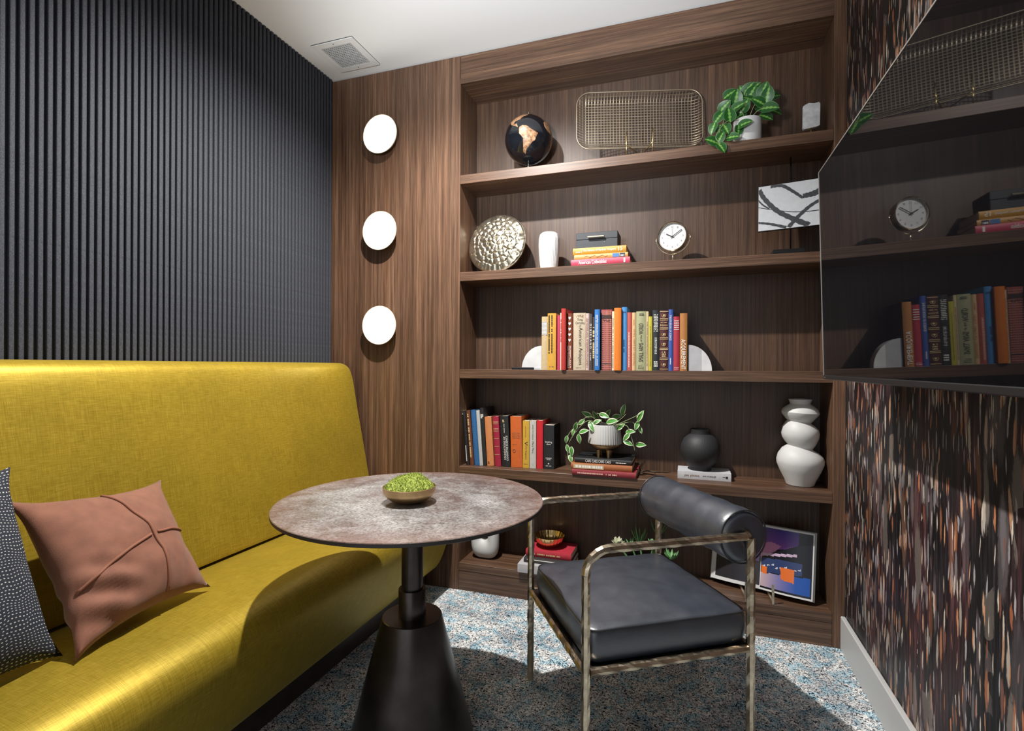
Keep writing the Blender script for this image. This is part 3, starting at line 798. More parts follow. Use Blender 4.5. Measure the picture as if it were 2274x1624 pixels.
lettering('TREASURY OF FAIRY TALES', 0.165, 0.0075, b[16], (0, -0.0006, 0.105), INKO, 'u'); marks(b[16], -0.003, 0.003, 0.205, 0.235, INKO, 'v', 1, 19)
lettering('SMALL ARMS', 0.085, 0.019, b[17], (0.0, -0.0006, 0.082), INKD, 'u'); lettering('of the', 0.030, 0.009, b[17], (0.0, -0.0006, 0.145), INKD, 'u'); lettering('WORLD', 0.050, 0.019, b[17], (0.0, -0.0006, 0.188), INKD, 'u')
for z in (0.254, 0.248): patch(b[17], -0.008, 0.012, z, z + 0.0025, INKD)
marks(b[17], -0.012, 0.012, 0.008, 0.026, INKD, 'h', 3, 20, fill=0.35)
marks(b[18], -0.002, 0.002, 0.02, 0.22, INKB, 'v', 1, 21); marks(b[19], -0.002, 0.002, 0.02, 0.2, INKB, 'v', 1, 22)
marks(b[20], -0.009, 0.009, 0.175, 0.255, INKW, 'h', 12, 23, fill=0.5); marks(b[20], -0.005, 0.005, 0.075, 0.15, INKW, 'h', 14, 24, fill=0.45); marks(b[20], -0.008, 0.008, 0.018, 0.045, INKW, 'h', 3, 25)
for z in (0.006, 0.049, 0.055, 0.093, 0.099, 0.139, 0.145, 0.184, 0.190, 0.224, 0.230, 0.262): patch(b[21], -0.0175, 0.0175, z, z + 0.0022, INKG, 'gold_band')
for z in (0.028, 0.119, 0.162, 0.246):
    mb = MB()
    mb.tube([(0.0085 * math.cos(R(a)), -0.0008, z + 0.0085 * math.sin(R(a))) for a in range(150, 391, 20)], 0.0009, 5)
    mb.poly([(0, -0.0009, z - 0.005), (0.0045, -0.0009, z + 0.001), (0.0022, -0.0009, z + 0.005), (0, -0.0009, z + 0.002), (-0.0022, -0.0009, z + 0.005), (-0.0045, -0.0009, z + 0.001)])
    mb.build('emblem', INKG, b[21], fix=False)
lettering('Britannica', 0.031, 0.008, b[21], (0, -0.0008, 0.203), INKG); marks(b[21], -0.013, 0.013, 0.213, 0.218, INKG, 'h', 1, 26); marks(b[21], -0.008, 0.008, 0.062, 0.088, INKG, 'h', 3, 27)
lettering('THE EYE BOOK OF SCIENCE', 0.112, 0.008, b[22], (-0.001, -0.0006, 0.190), INKW, 'd'); marks(b[22], -0.003, 0.003, 0.028, 0.056, INKW, 'v', 1, 28)
marks(b[23], -0.010, 0.010, 0.19, 0.228, INKW, 'h', 4, 29, fill=0.35); patch(b[23], -0.011, 0.011, 0.182, 0.184, INKW); marks(b[23], -0.010, 0.010, 0.006, 0.018, INKW, 'h', 2, 30, fill=0.3)
lettering('ACQUIREMENT', 0.132, 0.021, b[24], (-0.002, -0.0006, 0.072), INKW, 'd')

GB = 'quarter round marble bookends'
MARB = mat('white_marble', (0.58, 0.58, 0.59), 0.35, var=0.10, vscale=18)
MARG = mat('pale_grey_marble', (0.40, 0.40, 0.42), 0.35, var=0.10, vscale=18)
for lab, x0, s, rr in (('white quarter round marble bookend at the left end of the book row', -0.665, -1, 0.116), ('white and grey quarter round marble bookend right of the worn tan book', 0.004, 1, 0.114)):
    o = thing('bookend', lab, 'bookend', (x0, 2.412, S3), 0, GB)
    pts = [(0.0, 0.0)] + [(s * rr * 0.86 * math.cos(R(a)), rr * math.sin(R(a))) for a in range(0, 91, 6)]
    if s > 0:
        MB().prism([(0.055, 0.0)] + [p for p in pts[1:] if p[0] >= 0.0555] + [(0.055, rr * math.sqrt(1 - (0.055 / (rr * 0.86)) ** 2))], 0, 0.05).build('white_block', MARB, o, angle=30)
        MB().prism([(0.0, 0.0), (0.0545, 0.0), (0.0545, rr * math.sqrt(1 - (0.0545 / (rr * 0.86)) ** 2))] + [p for p in pts[1:] if p[0] < 0.054], 0, 0.05).build('grey_block', MARG, o, angle=30)
    else:
        MB().prism(pts, 0, 0.05).build('white_block', MARB, o, angle=30)
rm = thing('magnifying_glass', 'small flat black handled object lying before the left bookend', 'magnifier', (-0.750, 2.402, S3))
MB().box(-0.062, 0.050, -0.006, 0.006, 0.0, 0.012, bevel=0.003).build('handle', BLACKM, rm)
MB().box(0.050, 0.082, -0.002, 0.002, 0.002, 0.005).build('rod', STEEL, rm)

# fourth shelf, upright row
G4 = 'upright books at the left of the fourth shelf'
S4B = [
 (-1.057, 0.017, 0.275, '#1c1d1e', -5.0, 'black book with small pale print leaning on the bookcase side, fourth shelf'),
 (-1.035, 0.021, 0.278, '#6b3a20', -5.0, 'brown book with gold script leaning second from the left, fourth shelf'),
 (-1.009, 0.026, 0.281, '#1f5f9a', -4.6, 'mottled blue book leaning on the fourth shelf'),
 (-0.987, 0.018, 0.279, '#c9cac6', -4.4, 'white grey book leaning between the blue and black ones, fourth shelf'),
 (-0.969, 0.019, 0.292, '#232221', -3.8, 'tallest black book with torn white specks, fourth shelf'),
 (-0.939, 0.036, 0.247, '#d98a55', -3.8, 'tan orange clothbound book left of the crimson one'),
 (-0.900, 0.031, 0.251, '#a61f3e', -3.4, 'crimson book with gold lines across its spine, fourth shelf'),
 (-0.858, 0.043, 0.254, '#1d2022', -3.0, 'black science textbook lettered in white upwards, fourth shelf'),
 (-0.805, 0.058, 0.254, '#d96a2c', -1.0, 'thick orange clothbound book on the fourth shelf'),
 (-0.7575, 0.034, 0.234, '#d9ac3c', 0, 'yellow novel with a large black initial letter, fourth shelf'),
 (-0.7225, 0.033, 0.235, '#cfcbc4', 0, 'white novel with grey cursive title on the fourth shelf'),
 (-0.688, 0.032, 0.237, '#d6222e', 0, 'bright red plain book on the fourth shelf'),
 (-0.643, 0.052, 0.216, '#222428', 0, 'thick black novel with white title, rightmost upright on the fourth shelf'),
]
BK4 = []
for i, (x, t, h, c, ln_, lab) in enumerate(S4B):
    bb = make_book(lab, x, 2.428 + 0.0035 * i, S4 + abs(math.sin(R(ln_))) * t / 2 + 0.0003, t, h, 0.15 if i < 12 else 0.13, c, None, R(ln_), G4)
    BK4.append(bb)
b = BK4
marks(b[0], -0.004, 0.004, 0.02, 0.10, INKW, 'v', 1, 41, fill=0.5); marks(b[0], -0.006, -0.002, 0.255, 0.27, INKW, 'v', 1, 42)
marks(b[1], -0.004, 0.004, 0.04, 0.262, INKG, 'v', 1, 43, fill=0.8); marks(b[2], -0.009, 0.009, 0.005, 0.275, mat('sky_print', (0.10, 0.30, 0.55), 0.7), 'h', 60, 44, fill=0.25)
marks(b[4], -0.006, 0.008, 0.24, 0.262, INKW, 'h', 3, 45, fill=0.8); patch(b[3], -0.001, 0.004, 0.005, 0.27, mat('grey_print', (0.42, 0.43, 0.42), 0.7))
marks(b[5], -0.012, -0.002, 0.012, 0.025, INKD, 'h', 2, 46)
for z in (0.058, 0.099, 0.139, 0.175, 0.181, 0.188, 0.212, 0.218, 0.224): patch(b[6], -0.013, 0.013, z, z + 0.0014, INKG, 'gold_band')
lettering('FOUNDATIONS OF\nCOGNITIVE SCIENCE', 0.125, 0.022, b[7], (0.004, -0.0006, 0.092), INKW, 'u'); marks(b[7], -0.002, 0.002, 0.17, 0.215, INKW, 'v', 1, 47); marks(b[7], -0.008, 0.001, 0.222, 0.236, INKG, 'h', 2, 48, fill=0.9)
marks(b[8], -0.020, 0.022, 0.145, 0.178, INKB, 'h', 4, 49, fill=0.3); marks(b[8], -0.018, 0.004, 0.112, 0.117, INKB, 'h', 1, 50)
MB().tube([(-0.010 + 0.0075 * math.cos(R(a)), -0.0008, 0.083 + 0.0075 * math.sin(R(a))) for a in range(0, 360, 30)], 0.0009, 5, closed=True).build('emblem', INKB, b[8])
lettering('V', 0.018, 0.016, b[9], (0.002, -0.0006, 0.122), INKD, 'd'); lettering('is for Vengeance', 0.070, 0.009, b[9], (0.001, -0.0006, 0.077), INKD, 'd'); lettering('SUE GRAFTON', 0.055, 0.005, b[9], (-0.001, -0.0006, 0.180), INKB, 'd'); marks(b[9], -0.010, 0.010, 0.018, 0.022, INKB, 'h', 1, 51)
lettering('JAMES PATTERSON', 0.075, 0.0065, b[10], (0, -0.0006, 0.178), INKD, 'd'); lettering('Mary Mary', 0.058, 0.012, b[10], (0, -0.0006, 0.103), mat('grey_ink', (0.12, 0.11, 0.11), 0.6), 'd'); marks(b[10], -0.004, 0.004, 0.016, 0.020, INKD, 'h', 1, 52)
lettering('breaking\ndawn', 0.034, 0.019, b[12], (0, -0.0006, 0.128), INKW); lettering('STEPHENIE\nMEYER', 0.030, 0.012, b[12], (0, -0.0006, 0.050), INKW)
MB().poly([(-0.004, -0.0006, 0.024), (0.004, -0.0006, 0.024), (0, -0.0006, 0.032)]).build('emblem', INKW, b[12], fix=False); marks(b[12], -0.014, 0.014, 0.014, 0.018, INKW, 'h', 1, 53)

# stack under the trailing plant
G5 = 'stacked books under the ribbed planter'
k3 = make_book('red book at the bottom of the stack under the ribbed planter', -0.362, 2.383, S4, 0.026, 0.292, 0.20, '#97323a', flat=True, group=G5)
marks(k3, -0.12, 0.06, 0.008, 0.018, mat('pale_pink_print'), 'h', 1, 61)
k2 = make_book('tan orange book in the middle of the stack under the ribbed planter', -0.374, 2.392, S4 + 0.0265, 0.027, 0.280, 0.19, '#b06a3c', flat=True, group=G5, rz=R(1.2))
patch(k2, -0.128, 0.012, 0.004, 0.023, mat('cream_label', (0.55, 0.40, 0.24), 0.7)); marks(k2, -0.118, 0.006, 0.008, 0.020, INKW, 'h', 1, 62, -0.0008, 0.9)
k1 = make_book('black book with repeated white capitals on top of the planter stack', -0.370, 2.405, S4 + 0.054, 0.022, 0.262, 0.185, '#1b1c1e', flat=True, group=G5, rz=R(-0.6))
lettering('CARS CARS CARS CARS', 0.118, 0.0125, k1, (-0.020, -0.0006, 0.011), INKW); marks(k1, 0.062, 0.108, 0.0075, 0.0145, INKW, 'h', 1, 63)
# white book under the black vase
k4 = make_book('white paperback lying flat under the black vase', 0.073, 2.470, S4, 0.034, 0.225, 0.13, '#d5d6da', flat=True, hard=False)
lettering('yes please', 0.064, 0.013, k4, (-0.052, -0.0008, 0.0165), INKB); lettering('AMY POEHLER', 0.056, 0.0075, k4, (0.022, -0.0008, 0.0165), INKD)
patch(k4, 0.090, 0.099, 0.011, 0.021, INKD, 'emblem'); marks(k4, 0.078, 0.088, 0.016, 0.021, INKD, 'h', 1, 64)
# second shelf stack
G2 = 'stacked books under the black box'
k7 = make_book('pink book at the bottom of the stack under the black box', -0.385, 2.408, S2, 0.031, 0.272, 0.17, '#c8415c', flat=True, group=G2)
lettering('American Collectibles', 0.130, 0.017, k7, (-0.035, -0.0006, 0.016), INKW); patch(k7, 0.108, 0.115, 0.006, 0.026, INKW)
k6 = make_book('tan illustrated book in the middle of the stack under the black box', -0.384, 2.418, S2 + 0.0315, 0.023, 0.250, 0.16, '#d09a55', flat=True, group=G2)
patch(k6, 0.055, 0.085, 0.003, 0.020, mat('blue_panel', (0.05, 0.16, 0.36), 0.6)); patch(k6, 0.088, 0.112, 0.003, 0.020, mat('navy_panel', (0.02, 0.03, 0.06), 0.6)); marks(k6, 0.092, 0.108, 0.006, 0.016, INKW, 'h', 1, 65, -0.0008)
MB().tube([(-0.075 + 0.012 * i, -0.0006, 0.012 + 0.005 * math.sin(i * 2.1)) for i in range(10)], 0.0008, 4).build('line_drawing', INKB, k6)
k5 = make_book('mustard yellow book on top of the stack under the black box', -0.391, 2.420, S2 + 0.055, 0.032, 0.248, 0.16, '#c88f22', flat=True, group=G2)
lettering("The History of Martha's Vineyard", 0.150, 0.013, k5, (0.0, -0.0006, 0.017), INKW); lettering('15', 0.018, 0.018, k5, (0.098, -0.0006, 0.018), INKW); patch(k5, -0.0825, -0.0815, 0.007, 0.028, INKW); marks(k5, -0.110, -0.088, 0.010, 0.018, INKW, 'h', 1, 66)
bx = thing('keepsake_box', 'black lidded box with a brass pull on top of the stacked books', 'box', (-0.405, 2.432, S2 + 0.0872))
BXM = mat('black_leatherette', (0.022, 0.025, 0.030), 0.5, bump=0.15, bscale=900)
B('body', BXM, bx, -0.097, 0.097, 0, 0.125, 0.0, 0.040, bevel=0.0012); B('lid', BXM, bx, -0.0975, 0.0975, -0.0005, 0.1255, 0.0408, 0.073, bevel=0.0015)
MB().box(-0.042, 0.038, -0.016, -0.006, 0.045, 0.054, bevel=0.002).box(-0.034, -0.030, -0.006, 0, 0.047, 0.052).box(0.026, 0.030, -0.006, 0, 0.047, 0.052).build('pull', CHAMP, bx)
MB().lathe([(0.0014, 0), (0.0014, 0.0012)], 8, (0.037, -0.0014, 0.024), M=Matrix.Rotation(R(90), 3, 'X')).build('stud', CHAMP, bx)

# fifth shelf books under the gold bowl
G6 = 'stacked books under the petal bowl'
m3 = make_book('white book at the bottom of the lowest shelf stack, behind the chair leg', -0.642, 2.372, S5, 0.040, 0.255, 0.20, '#c9c6c8', flat=True, group=G6, hard=False)
m2 = make_book('dark striped book in the middle of the lowest shelf stack', -0.630, 2.400, S5 + 0.0405, 0.022, 0.235, 0.18, '#3a3838', flat=True, group=G6)
patch(m2, -0.10, 0.10, 0.014, 0.018, INKW)
m1 = make_book('red hardback on top of the lowest shelf stack under the petal bowl', -0.632, 2.425, S5 + 0.063, 0.032, 0.225, 0.16, '#c43445', flat=True, group=G6)
marks(m1, -0.098, 0.060, 0.011, 0.020, INKG, 'h', 1, 67, fill=0.8)
# ------------------------------------------------------------------ top shelf: globe
gl = thing('desk_globe', 'black desk globe with copper continents on the top shelf', 'globe', (-0.757, 2.485, S1))
GLM = mat('glossy_black_ball', (0.006, 0.007, 0.010), 0.12, coat=0.6)
def mk_land():
    n = NT('copper_land'); a = n.noise(n.mapping((60, 60, 60)), 1, 4, 0.7)
    n.set(Base_Color=n.ramp(a.outputs['Fac'], [(0.4, (0.16, 0.075, 0.035)), (0.52, (0.34, 0.18, 0.09)), (0.65, (0.46, 0.30, 0.18))]), Roughness=0.45, Metallic=0.1)
    return n.m
LAND = mk_land(); GR, GZ = 0.119, 0.170
sp_ = MB().sphere((0, 0, GZ), GR, 48).build('sphere', GLM, gl, smooth=True)
LANDS = [
 [(-80, 8), (-72, 12), (-62, 10), (-50, 1), (-35, -6), (-39, -15), (-41, -22), (-48, -27), (-57, -37), (-64, -42), (-66, -50), (-70, -54), (-75, -48), (-72, -32), (-70, -18), (-80, -6)],
 [(-83, 9), (-92, 14), (-105, 20), (-114, 29), (-124, 40), (-130, 54), (-150, 60), (-160, 66), (-140, 70), (-100, 69), (-80, 72), (-64, 60), (-60, 48), (-74, 41), (-81, 30), (-84, 30), (-97, 27), (-95, 18), (-88, 20), (-84, 11)],
 [(-16, 14), (-16, 24), (-8, 33), (10, 36), (32, 31), (42, 12), (50, 11), (40, -4), (40, -16), (32, -28), (20, -34), (13, -20), (9, 2), (-8, 5)],
 [(-50, 61), (-42, 60), (-22, 70), (-20, 80), (-60, 80), (-55, 70)]]
for P_ in LANDS:
    bm = bmesh.new(); vs = [bm.verts.new((x, y, 0)) for x, y in P_]; bm.faces.new(vs)
    bmesh.ops.triangulate(bm, faces=bm.faces[:])
    for _ in range(3): bmesh.ops.subdivide_edges(bm, edges=bm.edges[:], cuts=1, use_grid_fill=True)
    for v in bm.verts:
        lo, la = R(v.co.x + 60), R(v.co.y); a = -math.pi / 2 + 0.25 + lo
        v.co = Vector((math.cos(la) * math.cos(a), math.cos(la) * math.sin(a), math.sin(la))) * (GR + 0.0006) + Vector((0, 0, GZ))
    me = bpy.data.meshes.new('continent'); bm.to_mesh(me); bm.free(); me.materials.append(LAND)
    me.polygons.foreach_set('use_smooth', [True] * len(me.polygons)); link('continent', me, sp_)
MB().lathe([(0.0045, GZ - GR - 0.048), (0.0045, GZ - GR + 0.004)], 12).lathe([(0.0045, GZ + GR - 0.002), (0.0045, GZ + GR + 0.022), (0.003, GZ + GR + 0.024)], 12).build('axis_pin', STEEL, gl, angle=40)
MB().lathe([(0.055, 0.0), (0.055, 0.004), (0.05, 0.006), (0.005, 0.008)], 40).build('base', STEEL, gl, angle=40)

# ------------------------------------------------------------------ top shelf: wire tray on an easel
ty = 2.430
tr = thing('wire_tray', 'rectangular brass wire mesh tray propped upright on the top shelf', 'tray', (-0.214, 2.476, S1 + 0.058))
tr.rotation_euler = (R(-4), 0, R(14.5))
TW, TH, TD, RC = 0.290, 0.275, 0.034, 0.062
WIRE = mat('pale_brass_wire', (0.40, 0.33, 0.24), 0.42, 0.9)
def rrect(s, hw, z0, z1, rc, n=8):
    pts = []
    for cx, cz, a0 in ((hw - rc, z1 - rc, 0), (-hw + rc, z1 - rc, 90), (-hw + rc, z0 + rc, 180), (hw - rc, z0 + rc, 270)):
        for k in range(n + 1):
            a = R(a0 + 90 * k / n); pts.append((cx + rc * math.cos(a), cz + rc * math.sin(a)))
    return pts
MB().tube([(x, 0, z) for x, z in rrect(1, TW, 0, TH, RC)], 0.0032, 6, closed=True).build('rim', WIRE, tr, smooth=True)
def inset(x, z):
    """signed distance inside the rounded rectangle"""
    qx = abs(x) - (TW - RC); qz = abs(z - TH / 2) - (TH / 2 - RC)
    return RC - (math.hypot(max(qx, 0), max(qz, 0)) + min(max(qx, qz), 0))
def dish(x, z):
    s = max(0.0, min(1.0, inset(x, z) / 0.052)); return TD * (1 - (1 - s) ** 2.2)
mb = MB()
def wire(pts):
    P = [p for p in pts if inset(p[0], p[1]) >= -1e-5]
    if len(P) > 2: mb.tube([(x, dish(x, z), z) for x, z in P], 0.0018, 4)
for k in range(1, 40):
    x = -TW + 2 * TW * k / 40; wire([(x, TH * i / 40) for i in range(41)])
for k in range(1, 21):
    z = TH * k / 21; wire([(-TW + 2 * TW * i / 64, z) for i in range(65)])
tag(mb.build('wire_mesh', WIRE, tr), kind='stuff')
es = thing('display_easel', 'small brass easel holding the wire tray on the top shelf', 'easel', (-0.208, 2.43, S1))
for sx in (-0.058, 0.058):
    MB().tube([(sx, -0.022, 0.001), (sx, -0.020, 0.112)], 0.0026, 8).build('prong', GOLD, es, smooth=True)
    MB().tube([(sx, -0.022, 0.050), (sx * 0.1, 0.060, 0.030)], 0.0022, 8).build('ledge', GOLD, es, smooth=True)
MB().tube([(0, 0.075, 0.001), (0, 0.062, 0.032), (0, 0.135, 0.16)], 0.0022, 8).build('back_strut', GOLD, es, smooth=True)

# ------------------------------------------------------------------ leaves
def leaf_mat(name, cols, rim, veins):
    n = NT(name); s = n.sep(n.tc.outputs['UV'])
    u = n.math('ABSOLUTE', n.math('SUBTRACT', n.math('MULTIPLY', s[0], 2.0), 1.0))
    zig = n.math('ADD', u, n.math('MULTIPLY', n.math('PINGPONG', n.math('MULTIPLY', s[1], 9.0), 1.0), veins))
    col = n.ramp(zig, cols)
    col = n.mix(n.math('GREATER_THAN', u, rim[0]), col, rim[1])
    n.set(Base_Color=col, Roughness=0.4)
    return n.m
PRAY = leaf_mat('prayer_plant_leaf', [(0.0, (0.20, 0.40, 0.08)), (0.09, (0.09, 0.26, 0.04)), (0.17, (0.014, 0.088, 0.013)), (0.8, (0.014, 0.090, 0.015)), (1.0, (0.03, 0.13, 0.025))], (0.93, (0.10, 0.25, 0.09)), -0.16)
HOYA = leaf_mat('variegated_leaf', [(0.0, (0.10, 0.30, 0.05)), (0.35, (0.045, 0.20, 0.03)), (0.62, (0.05, 0.20, 0.035)), (0.78, (0.55, 0.60, 0.38))], (0.74, (0.66, 0.68, 0.50)), 0.08)
STEMM = mat('pale_green_stem', (0.24, 0.30, 0.13), 0.6)
def leaf_mesh(name, m, ratio, tip, curl):
    def fn(u, v):
        w = ratio * (math.sin(math.pi * min(1, v ** (0.75 if tip < 1 else 0.85))) ** (0.65 if tip < 1 else 0.9)) * 0.5
        x = (2 * u - 1) * w
        return Vector((x, v - 0.5, 0.10 * abs(2 * u - 1) ** 1.4 * w * 2 - curl * (v - 0.4) ** 2))
    return MB().grid(fn, 4, 7, True).mesh(name, m, smooth=True, fix=False)
LF_P = leaf_mesh('leaf', PRAY, 0.78, 0.5, 0.25); LF_H = leaf_mesh('leaf', HOYA, 0.46, 1.5, 0.35)
def put_leaf(me, parent, org, p, ang, ln_, tilt=(0, 0), seed=0):
    rnd = random.Random(seed)
    d = Vector((math.cos(R(ang)), -0.25 + rnd.uniform(-0.35, 0.25), math.sin(R(ang)))).normalized()
    nrm = Vector((rnd.uniform(-0.4, 0.4) + tilt[0], -1.0, 0.35 + rnd.uniform(-0.3, 0.3) + tilt[1]))
    nrm = (nrm - d * nrm.dot(d)).normalized(); sx = d.cross(nrm).normalized()
    M = Matrix((sx, d, nrm)).transposed().to_4x4() @ Matrix.Scale(ln_, 4)
    o = link('leaf', me, parent); M.translation = Vector(p) - Vector(org); o.matrix_local = M
    return o
PP = [(0.168, 2.405, 2.213, 95, 0.062), (0.226, 2.4, 2.162, 10, 0.062), (0.204, 2.402, 2.139, -95, 0.045), (0.154, 2.4, 2.153, -70, 0.055), (0.097, 2.382, 2.099, 160, 0.055), (0.135, 2.374, 2.064, -60, 0.052), (0.133, 2.385, 2.113, 60, 0.045), (0.18, 2.388, 2.108, -5, 0.055), (0.327, 2.42, 2.225, -15, 0.068), (0.284, 2.43, 2.263, 150, 0.055), (0.306, 2.44, 2.314, 70, 0.062), (0.32, 2.43, 2.288, 80, 0.062), (0.317, 2.46, 2.206, -35, 0.06), (0.2, 2.47, 2.31, 80, 0.065), (0.203, 2.44, 2.257, 20, 0.06), (0.102, 2.41, 2.165, -110, 0.05), (0.25, 2.5, 2.358, 45, 0.06), (0.231, 2.45, 2.262, 60, 0.06), (0.152, 2.47, 2.28, 40, 0.06), (0.265, 2.49, 2.335, 60, 0.06), (0.178, 2.5, 2.348, 30, 0.062), (0.277, 2.52, 2.368, 35, 0.055), (0.349, 2.5, 2.308, 5, 0.055), (0.126, 2.45, 2.225, -130, 0.055), (0.146, 2.48, 2.259, 170, 0.05), (0.251, 2.46, 2.293, -40, 0.055), (0.228, 2.52, 2.356, 110, 0.06), (0.356, 2.5, 2.242, -30, 0.06), (0.299, 2.47, 2.251, -60, 0.05), (0.217, 2.46, 2.229, -150, 0.05), (0.13, 2.43, 2.166, -100, 0.045), (0.193, 2.49, 2.267, -160, 0.055), (0.287, 2.52, 2.326, 120, 0.055)]
PS = [[(0.243, 2.46, 2.187), (0.207, 2.44, 2.251), (0.156, 2.43, 2.219), (0.135, 2.40, 2.144)], [(0.247, 2.45, 2.191), (0.265, 2.45, 2.247), (0.296, 2.44, 2.29)], [(0.251, 2.45, 2.19), (0.279, 2.44, 2.225), (0.323, 2.43, 2.238)], [(0.237, 2.47, 2.19), (0.209, 2.47, 2.275), (0.195, 2.47, 2.307)], [(0.244, 2.49, 2.19), (0.238, 2.49, 2.28), (0.247, 2.49, 2.348)], [(0.26, 2.47, 2.190), (0.299, 2.47, 2.208), (0.326, 2.47, 2.204)], [(0.225, 2.43, 2.19), (0.16, 2.405, 2.185), (0.114, 2.385, 2.12), (0.132, 2.378, 2.079)]]
org = (0.244, 2.465, S1)
pp = thing('potted_plant', 'leafy green prayer plant in a plain white pot on the top shelf', 'plant', org)
MB().lathe([(0.050, 0.0), (0.055, 0.003), (0.0565, 0.01), (0.0575, 0.108), (0.0555, 0.110), (0.0535, 0.108), (0.052, 0.09)], 48, cap1=False).build('pot', WHITEC, pp, angle=50)
MB().lathe([(0.0525, 0.088), (0.052, 0.0885)], 32).build('soil', mat('potting_soil', (0.03, 0.02, 0.013), 0.95), pp)
for i, (x, y, z, a, l) in enumerate(PP): put_leaf(LF_P, pp, org, (x, y, z), a, l * 1.12, seed=i)
for P_ in PS: MB().tube([Vector(p) - Vector(org) for p in smoothpath(P_, 6)], 0.0014, 5).build('stem', STEMM, pp, smooth=True)

# ------------------------------------------------------------------ top shelf: marble slab on pin
sl = thing('marble_slab', 'small white marble slab on a short brass pin, top shelf right end', 'ornament', (0.494, 2.490, S1))
MB().lathe([(0.016, 0.0), (0.016, 0.004)], 20).build('foot', GOLD, sl); MB().tube([(0, 0, 0.004), (0, 0, 0.054)], 0.003, 8).build('pin', GOLD, sl, smooth=True)
pts = [(-0.032, 0.056), (-0.027, 0.050), (0.020, 0.056), (0.032, 0.060), (0.033, 0.150), (0.029, 0.158), (0.010, 0.155), (-0.010, 0.159), (-0.022, 0.154), (-0.031, 0.148)]
MB().prism(pts, -0.008, 0.008).build('slab', mat('rough_white_marble', (0.66, 0.66, 0.68), 0.5, var=0.18, vscale=45, bump=0.4, bscale=120), sl)

# ------------------------------------------------------------------ second shelf
hd = thing('hammered_disc', 'round hammered silver gold metal disc leaning at the left of the second shelf', 'ornament', (-0.926, 2.452, S2))
hd.rotation_euler = (R(-12), 0, R(-4))
rr_ = random.Random(3); cells = []
NR = 6
for k in range(NR):
    m_ = max(1, int(round(2 * math.pi * k * 0.95))) if k else 1
    for j in range(m_):
        a = 2 * math.pi * (j + rr_.uniform(-0.3, 0.3)) / m_ + k * 0.7; r = (k + rr_.uniform(-0.25, 0.25)) / NR
        cells.append((r * math.cos(a), r * math.sin(a), rr_.uniform(-1, 1), rr_.uniform(-1, 1), rr_.uniform(0, 1)))
CE = np.array(cells); RD = 0.157
def hdisc(nr=56, na=150):
    rings_ = []
    for i in range(nr + 1):
        r = i / nr; ring = []
        for j in range(na):
            a = 2 * math.pi * j / na; x, z = r * math.cos(a), r * math.sin(a)
            d = np.hypot(CE[:, 0] - x, CE[:, 1] - z); o_ = np.argsort(d)[:2]; c = CE[o_[0]]; e = d[o_[1]] - d[o_[0]]
            h = 0.0050 * min(1.0, e / 0.07) ** 0.6 + 0.016 * (c[2] * (x - c[0]) + c[3] * (z - c[1])) * 1.6 + 0.0025 * c[4]
            dome = 0.034 * (1 - r * r)
            ring.append((x * RD, -(dome + h * (1 if r < 0.97 else 0.4)), z * RD + RD))
        rings_.append(ring)
    rings_.append([(RD * math.cos(2 * math.pi * j / na), 0.006, RD * math.sin(2 * math.pi * j / na) + RD) for j in range(na)])
    rings_.append([(0.6 * RD * math.cos(2 * math.pi * j / na), 0.004, 0.6 * RD * math.sin(2 * math.pi * j / na) + RD) for j in range(na)])
    return rings_
_hr = hdisc(); _hr[0] = [(p[0] + 0.0005 * math.cos(2 * math.pi * j / 150), p[1], p[2] + 0.0005 * math.sin(2 * math.pi * j / 150)) for j, p in enumerate(_hr[0])]
MB().rings(_hr).build('disc', mat('hammered_silver_gold', (0.50, 0.45, 0.35), 0.27, 0.95, var=0.15, vscale=30), hd, angle=50)
hs = thing('plate_stand', 'dark wire stand propping the hammered disc', 'stand', (-0.926, 2.50, S2))
MB().tube([(-0.045, -0.055, 0.002), (-0.045, 0.03, 0.002), (-0.045, 0.055, 0.14)], 0.0022, 6).tube([(0.045, -0.055, 0.002), (0.045, 0.03, 0.002), (0.045, 0.055, 0.14)], 0.0022, 6).build('frame', BLACKM, hs)
rv = thing('ribbed_vase', 'white ribbed cylindrical vase standing alone on the second shelf', 'vase', (-0.646, 2.475, S2))
MB().lathe([(0.036, 0.0), (0.040, 0.003), (0.044, 0.03), (0.048, 0.08), (0.0495, 0.12), (0.0485, 0.155), (0.043, 0.176), (0.034, 0.184), (0.026, 0.1855), (0.024, 0.18), (0.022, 0.14)], 144, rib=lambda a, z: 1 + (0.032 * abs(math.cos(a * 18)) if 0.002 < z < 0.178 else 0.01), cap1=True).build('body', WHITEC, rv, angle=30)

# clock
ck = thing('desk_clock', 'round brass desk clock on a curved bracket on the second shelf', 'clock', (-0.064, 2.462, S2))
ck.rotation_euler = (0, 0, R(-14))
T = Matrix.Rotation(R(90), 3, 'X')
CR, CZ = 0.067, 0.118
MB().lathe([(CR - 0.010, -0.030), (CR - 0.004, -0.026), (CR - 0.002, 0.0), (CR, 0.006), (CR, 0.014), (CR - 0.003, 0.017), (CR - 0.006, 0.014), (CR - 0.0065, 0.006)], 64, (0, 0, CZ), M=T, cap1=False).build('case', CHAMP, ck, angle=40)
dl = MB().lathe([(CR - 0.0066, 0.0045), (CR - 0.0067, 0.0055)], 56, (0, 0, CZ), M=T).build('dial', mat('clock_dial', (0.52, 0.52, 0.53), 0.5), ck, angle=40)
for hnum in range(1, 13):
    a = R(90 - 30 * hnum); lettering(str(hnum), 0.0065 if hnum < 10 else 0.010, 0.0085, dl, (0.046 * math.cos(a), -0.0062, CZ + 0.046 * math.sin(a)), mat('clock_numeral', (0.25, 0.24, 0.23), 0.6))
